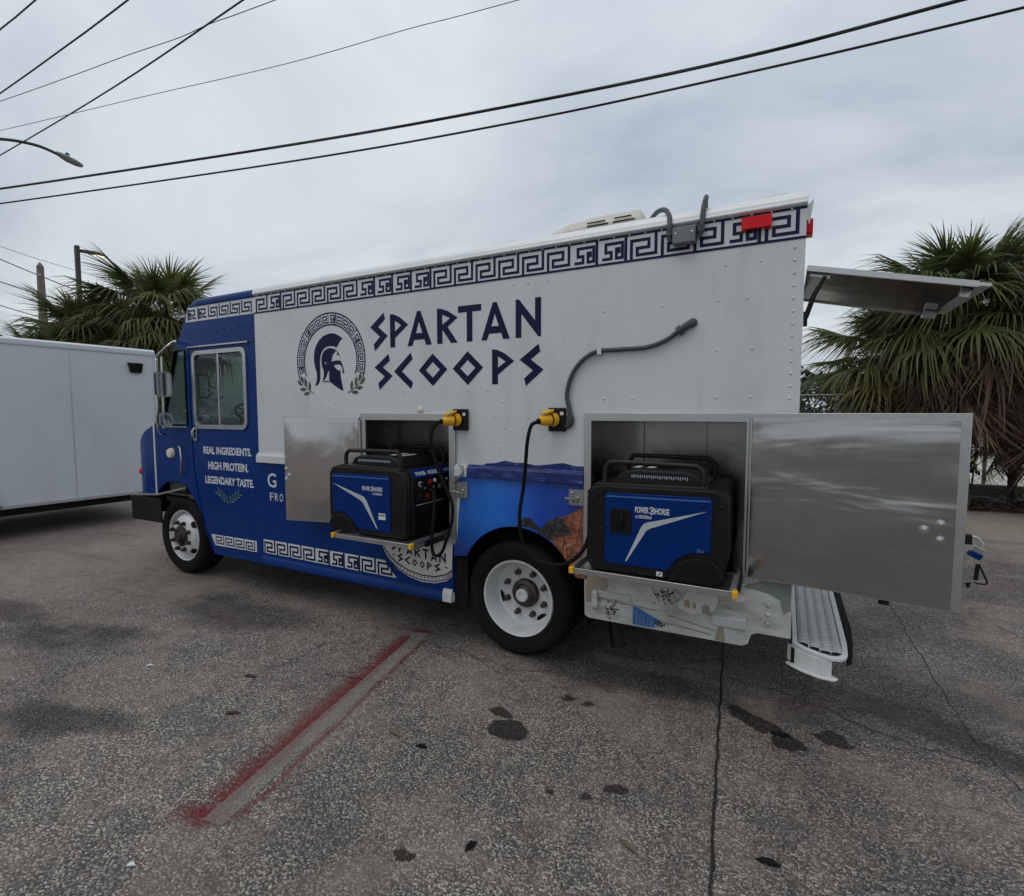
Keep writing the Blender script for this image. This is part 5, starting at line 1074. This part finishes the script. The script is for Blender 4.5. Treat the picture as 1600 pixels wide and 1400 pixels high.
# ------------------------------------------------------------------ poles, lamps, overhead wires
sl = thing('street_lamp', 'curved arm street lamp reaching in from the left edge', 'street lamp', (-15.9, .6, 0))
part('pole', MB().tube([(-15.9, .6, 0), (-15.9, .6, 7.3)], [.12, .08], 12), 'galvanised', sl, smooth=60)
part('arm', MB().tube(spline([(-15.9, .6, 6.9), (-15.98, 1.3, 7.45), (-16.05, 2.0, 7.75), (-16.09, 2.45, 7.93), (-16.12, 2.76, 8.02), (-16.14, 3.07, 8.07), (-16.16, 3.35, 8.06), (-16.175, 3.62, 8.02)], 4), .035, 8), 'bronze_pole', sl, smooth=60)
hd = MB(); hs = [(3.42, .05, .03, 8.075), (3.50, .10, .055, 8.055), (3.65, .14, .07, 8.02), (3.82, .14, .06, 7.99), (3.94, .09, .035, 7.965), (3.97, .02, .01, 7.96)]
vs = []; fs = []
for y, w, h, z in hs: vs += [(-16.17 + w * math.cos(t), y, z + h * math.sin(t)) for t in [2 * math.pi * i / 12 for i in range(12)]]
for i in range(5): fs += [(i * 12 + j, i * 12 + (j + 1) % 12, i * 12 + 12 + (j + 1) % 12, i * 12 + 12 + j) for j in range(12)]
hd.add(vs, fs + [tuple(range(12)), tuple(range(60, 72))]); hh = part('lamp_head', hd, 'grey_lamp', sl, smooth=50)
part('photocell', MB().lathe([(.045, 0), (.045, .07), (.03, .085), (.0001, .086)], (-16.17, 3.65, 8.08), (0, 0, 1), 12), 'gen_blue_edge', hh, smooth=40)
ll = thing('parking_lot_lamp', 'dark square pole lamp with glowing flat head above palms', 'lamp post', (-23.09, 6.55, 0))
part('pole', MB().box(-23.16, -23.02, 6.53, 6.67, 0, 7.74), 'bronze_pole', ll, bevel=.02)
lh = MB(); lh.add([(-23.1, 6.68, 7.62), (-23.0, 6.70, 7.62), (-22.75, 7.0, 7.60), (-22.78, 7.42, 7.54), (-22.95, 7.42, 7.54), (-23.0, 7.0, 7.60), (-23.1, 6.68, 7.52), (-23.0, 6.70, 7.52), (-22.75, 7.0, 7.50), (-22.78, 7.42, 7.49), (-22.95, 7.42, 7.49), (-23.0, 7.0, 7.50)],
    [(0, 1, 2, 3, 4, 5), (6, 11, 10, 9, 8, 7)] + [(i, (i + 1) % 6, 6 + (i + 1) % 6, 6 + i) for i in range(6)])
lhh = part('lamp_head', lh, 'bronze_pole', ll)
part('lamp_lens', MB().add([(-22.78, 7.04, 7.488), (-22.80, 7.36, 7.480), (-22.93, 7.36, 7.480), (-22.96, 7.04, 7.488)], [(0, 1, 2, 3)]), 'lamp_glow', lhh)
cpz = thing('utility_pole', 'plain concrete utility pole with pointed top at the left', 'utility pole', (-28.2, 7.37, 0))
part('shaft', MB().extr([(-.24, -.24), (.24, -.24), (.24, .24), (-.24, .24)], 0, .1, 'z'), 'concrete_pole', cpz) if False else None
sh_ = MB(); w0, w1 = .17, .095; vs = []
for z, w in ((0, w0), (7.85, w1), (8.02, .01)): vs += [(-28.2 - w, 7.37 - w, z), (-28.2 + w, 7.37 - w, z), (-28.2 + w, 7.37 + w, z), (-28.2 - w, 7.37 + w, z)]
sh_.add(vs, [(0, 1, 5, 4), (1, 2, 6, 5), (2, 3, 7, 6), (3, 0, 4, 7), (4, 5, 9, 8), (5, 6, 10, 9), (6, 7, 11, 10), (7, 4, 8, 11), (8, 9, 10, 11), (3, 2, 1, 0)])
part('shaft', sh_, 'concrete_pole', cpz); part('cable_clamp', MB().box(-28.05, -27.97, 7.2, 7.3, 7.4, 7.5), 'galvanised', cpz)
def wire(label, pts, r_, ext0, ext1, n=8):
    P = [Vector(q) for q in pts]
    a = P[0] + (P[0] - P[1]).normalized() * ext0 + Vector((0, 0, .012 * ext0)); c = P[-1] + (P[-1] - P[-2]).normalized() * ext1 + Vector((0, 0, .012 * ext1))
    o = obj('overhead_cable', MB().tube(spline([a] + P + [c], n), r_, 6).mesh('overhead_cable', 'wire_black', 60)); return tag(o, label, 'cable', 'overhead cables')
wire('thick upper cable of the pair crossing the whole sky', [(-16.81, 2.53, 7.0), (-8.58, 4.07, 6.76), (-4.16, 4.89, 6.72), (-.79, 5.52, 6.79), (1.84, 6.02, 7.0)], .024, 6, 8)
wire('lower cable of the pair crossing the whole sky', [(-16.64, 2.46, 6.6), (-8.42, 3.93, 6.36), (-4.06, 4.7, 6.33), (-.77, 5.29, 6.43), (2.43, 5.86, 6.6)], .017, 6, 8)
wire('straight dark cable slanting down to the street lamp arm', [(-17.39, 2.76, 8.0), (-11.86, 2.62, 7.92), (-7.59, 2.51, 8.0)], .014, 6, 8)
wire('dark cable slanting across the upper left sky', [(-14.93, 2.02, 8.4), (-12.01, 1.99, 8.38), (-9.74, 1.97, 8.4)], .014, 6, 8)
wire('short cable cutting the top left corner', [(-13.21, 1.51, 8.8), (-11.74, 1.51, 8.8)], .013, 6, 8)
wire('thin wavy cable under the upper left cables', [(-16.65, 2.59, 9.0), (-14.03, 2.92, 8.98), (-12.17, 3.15, 8.98), (-10.69, 3.34, 8.96), (-9.84, 3.44, 9.0), (-8.28, 3.64, 9.0)], .008, 6, 8)
wire('thinnest cable sloping across the upper left sky', [(-15.87, 2.29, 8.0), (-11.54, 3.09, 7.96), (-8.09, 3.72, 7.91), (-5.69, 4.16, 7.98), (-3.84, 4.5, 8.0)], .006, 6, 8)
for lb, q, r_ in (('second lowest far cable passing the concrete pole', [(-28.56, 6.22, 7.9), (-28.23, 7.2, 7.5), (-27.79, 8.34, 7.05)], .022), ('far cable at mid height behind the concrete pole', [(-28.58, 6.18, 6.99), (-28.24, 7.17, 6.69), (-27.84, 8.22, 6.48)], .022), ('lowest far cable left of the concrete pole', [(-28.59, 6.13, 6.03), (-28.29, 7.03, 5.77)], .018), ('faint topmost far cable at the concrete pole tip', [(-28.55, 6.25, 8.42), (-28.18, 7.33, 8.13), (-27.82, 8.28, 7.92)], .010)): wire(lb, q, r_, 5, 4)

# ------------------------------------------------------------------ palms, shrubs, fence
def frond_mesh(seed, dead=False, young=False):
    r2 = random.Random(seed); m = MB(); L_ = r2.uniform(.75, 1.0) if not dead else r2.uniform(.7, .95)
    bend = -.10 if young else (-.22 if not dead else -.55)
    pet = [(L_ * t, 0, bend * L_ * t * t) for t in (0, .25, .5, .75, 1)]
    m.tube(pet, [.022, .016, .013, .011, .009], 4, False)
    base = Vector(pet[-1]); axis = (Vector(pet[-1]) - Vector(pet[-2])).normalized(); side = Vector((0, 1, 0)); upv = axis.cross(side) * -1
    n = 58 if not dead else 34; span = R(128); tips = [0.] * len(m.v)
    for i in range(n):
        u = -1 + 2 * (i + .5) / n; a = u * span + r2.uniform(-.035, .035)
        ln = (1.05 - .30 * abs(u) ** 1.6) * r2.uniform(.86, 1.1) * (.95 if not dead else .85)
        costa = base + axis * (.24 * (1 - abs(u)) ** 1.3) + Vector((0, 0, -.09 * (1 - abs(u))))
        fold = .34 if not dead else .55
        d = (axis * math.cos(a) + side * math.sin(a) + upv * (fold * abs(math.sin(a)) * (1 if not dead else -1))).normalized()
        wv_ = d.cross(upv).normalized(); tw = r2.uniform(-.8, .8); wv_ = (wv_ + upv * tw).normalized()
        drop = (r2.uniform(.05, .3) if young else r2.uniform(.45, 1.25)) if not dead else r2.uniform(.3, 1.5)
        k0 = r2.uniform(.40, .66); w0 = .0225 if not dead else .024
        st_ = (0, .25, .48, .68, .85, 1.)
        wd = (.6, 1., .85, .5, .24, .03)
        vs = []; curl = r2.uniform(-.3, .3) if dead else r2.uniform(-.08, .08); ry = r2.random()
        for t, w in zip(st_, wd):
            q = costa + d * (ln * t) + side * (curl * t * t * ln); e2 = max(0, t - (k0 if not dead else .12)); q.z -= drop * ln * (e2 ** 1.4) * (1.5 if not dead else 1.0)
            if t > k0 and not dead: q -= d * (.42 * e2 * ln * drop)
            hw_ = wv_ * (w0 * w); vs += [tuple(q - hw_), tuple(q + hw_)]; tips += [max(0., t - .35) * (.5 + ry)] * 2
        m.add(vs, [(2 * j, 2 * j + 1, 2 * j + 3, 2 * j + 2) for j in range(5)])
    m.tips = tips; return m
FR = {'live': [frond_mesh(s) for s in range(4)], 'young': [frond_mesh(20 + s, young=True) for s in range(2)], 'dead': [frond_mesh(40 + s, dead=True) for s in range(4)]}
FM = {}
def frond_data(m, mt):
    me = m.mesh('frond', mt, fix=False); at = me.attributes.new('tip', 'FLOAT', 'POINT'); at.data.foreach_set('value', m.tips); return me
for kname, mt in (('live', 'palm_green'), ('young', 'palm_green'), ('dead', 'palm_dead')): FM[kname] = [frond_data(m, mt) for m in FR[kname]]
FM['yellow'] = [frond_data(m, 'palm_yellowing') for m in FR['live'][:2]]
def flower_mesh(seed, mt):
    r2 = random.Random(seed); m = MB(); main = spline([(0, 0, 0), (.35, 0, .18), (.75, 0, .05), (1.0, 0, -.35)], 5)
    m.tube(main, .010, 4, False)
    for i in range(90):
        b_ = main[r2.randrange(5, len(main))]; d = Vector((r2.uniform(-.4, .7), r2.uniform(-.7, .7), r2.uniform(-1, .1))).normalized(); ln = r2.uniform(.12, .38); P = [b_]
        for t in (.5, 1.): P.append(b_ + d * ln * t + Vector((0, 0, -.22 * ln * t * t)))
        wv_ = d.orthogonal().normalized() * .0045; m.add([tuple(x) for q in P for x in (q - wv_, q + wv_)], [(0, 1, 3, 2), (2, 3, 5, 4)])
    return m.mesh('flower_stalk', mt, fix=False)
FL = [flower_mesh(1, 'palm_flower'), flower_mesh(2, 'palm_flower'), flower_mesh(3, 'palm_old_flower')]
def palm(label, x, y, zc, scale, nlive, ndead, seed, trunk_r=.17, flowers=3, lean=(0, 0), group='cabbage palms', rng=116, dstart=18):
    r2 = random.Random(seed)
    P = thing('palm_tree', label, 'palm', (x, y, 0), 0, group, world=False)
    top = Vector((lean[0], lean[1], zc)); t = MB(); path = [Vector((lean[0] * k_ ** 1.5, lean[1] * k_ ** 1.5, zc * k_)) for k_ in (0, .2, .4, .6, .8, 1.)]
    t.tube(path, [trunk_r * 1.25, trunk_r, trunk_r * .95, trunk_r, trunk_r * 1.15, trunk_r * .8], 14); part('trunk', t, 'palm_bark', P, smooth=60)
    bt = MB()
    for i in range(int(zc * 16)):
        k_ = 1 - (i / (zc * 16)) * .8; c = Vector((lean[0] * k_ ** 1.5, lean[1] * k_ ** 1.5, zc * k_)); a = i * 2.4; d = Vector((math.cos(a), math.sin(a), 0)); s2 = Vector((-d.y, d.x, 0))
        q = c + d * trunk_r * .9; e2 = c + d * (trunk_r + r2.uniform(.05, .12)) + Vector((0, 0, r2.uniform(.10, .2)))
        bt.add([tuple(q - s2 * .055 - Vector((0, 0, .06))), tuple(q + s2 * .055 - Vector((0, 0, .06))), tuple(e2 + s2 * .02), tuple(e2 - s2 * .02), tuple(q + Vector((0, 0, .05)))], [(0, 1, 2, 3), (3, 2, 4), (1, 4, 2), (0, 3, 4)])
    o_ = part('leaf_base', bt, 'palm_bark', P, kind='stuff')
    def put(me, az, el, s_, roll=0, name='frond', off=0.):
        o = bpy.data.objects.new(name, me); col.objects.link(o); o.parent = P
        o.matrix_basis = Matrix.Translation(top + Vector((0, 0, off))) @ Matrix.Rotation(az, 4, 'Z') @ Matrix.Rotation(-el, 4, 'Y') @ Matrix.Rotation(roll, 4, 'X') @ Matrix.Scale(s_, 4); return o
    for i in range(nlive):
        f = i / max(1, nlive - 1); el = R(74 - rng * f ** .8 + r2.uniform(-8, 8)); az = i * 2.39996 + r2.uniform(-.25, .25)
        kind = 'young' if f < .2 else ('yellow' if f > .78 and r2.random() < .5 else 'live')
        put(r2.choice(FM[kind]), az, el, scale * r2.uniform(.85, 1.1) * (.8 if f < .12 else 1), r2.uniform(-.35, .35), off=-.25 * f * scale)
    for i in range(ndead):
        f = i / max(1, ndead - 1); put(r2.choice(FM['dead']), i * 2.39996 + r2.uniform(-.3, .3), R(-dstart - (80 - dstart) * f ** .6 + r2.uniform(-9, 9)), scale * r2.uniform(.8, 1.05), r2.uniform(-.6, .6), off=-.25 * scale - .55 * f * scale)
    for i in range(flowers): put(r2.choice(FL), r2.uniform(0, 6.28), R(r2.uniform(-5, 45)), scale * r2.uniform(.8, 1.15), name='flower_stalk', off=-.05)
    return P
palm('tall cabbage palm behind the steel awning, its skirt of dead fronds below', 2.60, 8.35, 3.48, .88, 60, 120, 1, .2, 8, rng=80, dstart=-4)
palm('shorter palm with drooping fans between awning and truck corner', 1.78, 8.95, 2.75, .86, 36, 60, 2, .17, 3, rng=98, dstart=25)
palm('palm crowding the right edge of the picture', 4.05, 8.5, 3.0, .90, 54, 80, 3, .19, 7, rng=84, dstart=-4)
palm('young palm low by the fence at the right edge', 3.68, 9.4, 1.35, .50, 13, 0, 4, .06, 0)
palm('tallest left palm just behind the cab roof', -17.5, 6.45, 4.75, 1.2, 64, 64, 5, .2, 4, rng=112)
palm('left palm below the parking lot lamp', -18.6, 5.0, 3.95, 1.02, 54, 50, 6, .2, 5)
palm('low palm at the left peeking over the trailer roof', -18.3, 3.9, 3.0, 1.0, 44, 14, 7, .2, 0)
palm('small yellowing palm above the trailer between taller ones', -17.2, 5.6, 3.7, 1.0, 44, 60, 8, .2, 6)
palm('far palm filling the gap behind the two taller left palms', -20.2, 6.3, 3.95, 1.1, 50, 46, 9, .2, 4)
def shrub(label, x, y, w, d, h, n, seed, z0=0., size=.07, name='shrub', group='shrubs behind the fence'):
    r2 = random.Random(seed); S2 = thing(name, label, 'shrub', (x, y, 0), 0, group, world=False); m = MB()
    cl = [(r2.uniform(-w, w) * .45, r2.uniform(-d, d) * .45, z0 + r2.uniform(.15, .9) * (h - z0), r2.uniform(.18, .36) * min(w, h)) for _ in range(16)]
    for i in range(n):
        c = r2.choice(cl); v = Vector((r2.gauss(0, 1), r2.gauss(0, 1), r2.gauss(0, 1))).normalized() * c[3] * r2.uniform(.55, 1.05)
        q = Vector((c[0], c[1], c[2])) + v; q.z = max(.03, q.z); a = Vector((r2.uniform(-1, 1), r2.uniform(-1, 1), r2.uniform(-.9, .4))).normalized(); b_ = a.orthogonal().normalized(); b_ = (b_ * math.cos(i) + a.cross(b_) * math.sin(i)); s_ = size * r2.uniform(.6, 1.3)
        m.add([tuple(q), tuple(q + a * s_ * .5 + b_ * s_ * .28), tuple(q + a * s_), tuple(q + a * s_ * .5 - b_ * s_ * .28)], [(0, 1, 2, 3)])
    o = part('foliage', m, 'shrub_leaf', S2); 
    t = MB()
    for c in cl[:9]: t.tube([(c[0] * .2, c[1] * .2, 0), (c[0] * .6, c[1] * .6, c[2] * .5), (c[0], c[1], c[2] + c[3] * .5)], [.02, .014, .005], 5)
    part('stem', t, 'palm_bark', S2); return S2
shrub('dense dark hedge bush seen beside the truck corner', .75, 12.6, 1.5, .8, 2.75, 6500, 11, 0, .13)
shrub('hedge bush behind the middle of the fence', 2.1, 12.8, 1.3, .8, 2.8, 6500, 12, 0, .13)
shrub('hedge bush far beyond the fence under the tall palm', 7.6, 24.0, 3.2, 1.6, 3.2, 4600, 13)
shrub('hedge bush far beyond the fence at the right edge', 10.6, 24.6, 3.2, 1.6, 3.0, 4200, 14)
shrub('hedge bush hidden mostly by the truck rear', -1.2, 12.8, 1.5, .8, 2.5, 1500, 15)
shrub('leafy sapling beside the right steel door edge', 2.95, 8.9, .30, .25, 1.2, 70, 16, .55, .16, 'sapling', 'saplings at the fence')
shrub('leafy sapling low at the right picture edge', 4.55, 9.9, .4, .3, .9, 170, 17, .2, .12, 'sapling', 'saplings at the fence')
for i, (x, y, h) in enumerate(((-14.5, 2.2, 2.0), (-15.0, 5.2, 2.2), (-14.2, 8.2, 2.2), (-15.5, -1.0, 2.0), (-15.5, -4.2, 2.0))):
    shrub('dark bush behind the trailer, number %s from the left' % ('third', 'fourth', 'fifth', 'second', 'first')[i], x, y, 2.2, 1.8, h, 1800, 30 + i, 0, .12, 'shrub', 'bushes behind the trailer')
# chain link fence along Y = 11
FE = thing('chain_link_fence', 'chain link fence with galvanised posts behind the palms', 'fence', (2, 11, 0))
for x in (-1.6, 1.05, 3.7, 6.35): part('post', MB().tube([(x, 11, 0), (x, 11, 2.08)], .035, 10), 'galvanised', FE, smooth=60)
part('top_rail', MB().tube([(-2, 11, 2.05), (9, 11, 2.05)], .022, 8), 'galvanised', FE, smooth=60)
fm = MB(); stp = .10; zt = 2.02
x = -2 - zt
while x < 9:
    for s_ in (1, -1):
        x0, z0, x1, z1 = (x, .04, x + zt - .04, zt) if s_ > 0 else (x + zt - .04, .04, x, zt)
        if max(x0, x1) > -2 and min(x0, x1) < 9: fm.tube([(x0, 11 + .004 * s_, z0), (x1, 11 + .004 * s_, z1)], .0032, 3, False)
    x += stp
part('wire_mesh', fm, 'galvanised', FE, kind='stuff')
# strip of soil, litter and pale lot beyond
o = obj('planting_bed', MB().ground([(-9, 8.75), (-3, 8.3), (1, 8.15), (3.3, 8.25), (6, 8.6), (14, 9.0), (14, 12.2), (-9, 12.2)], .004).mesh('planting_bed', 'soil')); tag(o, 'dark soil strip under the palms', kind='structure')
o = obj('sand_lot', MB().ground([(-30, 12.2), (60, 12.2), (60, 60), (-30, 60)], .005).mesh('sand_lot', 'sand')); tag(o, 'pale sandy lot beyond the fence', kind='structure')
o = obj('bed_kerb', MB().box(-6, 10, 10.45, 10.62, 0, .20).mesh('bed_kerb', 'kerb_concrete')); tag(o, 'mossy concrete kerb along the fence', kind='structure')
lm = MB(); r2 = random.Random(5)
for i in range(2600):
    x = r2.uniform(-3, 9); y = 8.1 + abs(r2.gauss(0, 1.1)); a = r2.uniform(0, 6.28); ln = r2.uniform(.06, .34); w = r2.uniform(.008, .022); z = .012 + r2.random() * .07
    d = Vector((math.cos(a), math.sin(a), r2.uniform(-.15, .2))); s2 = Vector((-d.y, d.x, r2.uniform(-.4, .4))) * w; q = Vector((x, y, z))
    lm.add([tuple(q - s2), tuple(q + s2), tuple(q + d * ln * .6 + s2 * .8 + Vector((0, 0, .02))), tuple(q + d * ln), tuple(q + d * ln * .6 - s2 * .8 + Vector((0, 0, .02)))], [(0, 1, 2, 3, 4)])
o = obj('leaf_litter', lm.mesh('leaf_litter', 'litter_leaf', fix=False)); tag(o, 'brown fallen palm leaves under the palms', 'litter', kind='stuff')
# loose leaves and chips on the asphalt
for i, (x, y, ln, w, a, mt, lb) in enumerate(((-1.53, -1.02, .035, .013, .2, 'black_rubber', 'dark oval leaf right of the red marking'), (-1.72, -1.0, .05, .014, -.2, 'litter_leaf', 'curled brown leaf near the red marking'), (-2.62, -1.28, .045, .012, .6, 'litter_leaf', 'small dark leaf left of the red marking'), (-2.9, -.98, .05, .014, .3, 'litter_leaf', 'small brown leaf far left of the red marking'), (-2.05, -2.05, .018, .008, .5, 'label_print', 'white chip in the lower left foreground'), (-3.6, -1.2, .025, .008, .7, 'label_print', 'pale chip on the dark left asphalt'), (-.47, -1.12, .05, .012, -.4, 'litter_leaf', 'brown leaf left of the asphalt joint'), (.0, -.95, .045, .015, .1, 'black_rubber', 'dark scrap right of the asphalt joint'), (1.25, .75, .05, .012, .9, 'litter_leaf', 'curled leaf on the right asphalt'), (-1.0, -1.4, .03, .014, 1.2, 'black_rubber', 'dark scrap in the centre foreground'), (-.55, -1.5, .03, .012, .2, 'black_rubber', 'dark scrap in the near foreground'))):
    m = MB(); ca, sa = math.cos(a), math.sin(a)
    pts = [(-1, 0, .004), (-.4, .8, .012), (.3, .9, .014), (1, 0, .006), (.3, -.9, .012), (-.4, -.8, .010)]
    top_ = [(x + u * ln * ca - v * w * sa, y + u * ln * sa + v * w * ca, z) for u, v, z in pts]
    m.add(top_ + [(p_[0], p_[1], p_[2] - .003) for p_ in top_], [tuple(range(6)), tuple(range(11, 5, -1))] + [(j, (j + 1) % 6, 6 + (j + 1) % 6, 6 + j) for j in range(6)])
    tag(obj('fallen_leaf' if 'leaf' in lb else 'ground_scrap', m.mesh('leaf', mt)), lb, 'leaf' if 'leaf' in lb else 'scrap', 'scraps on the asphalt')
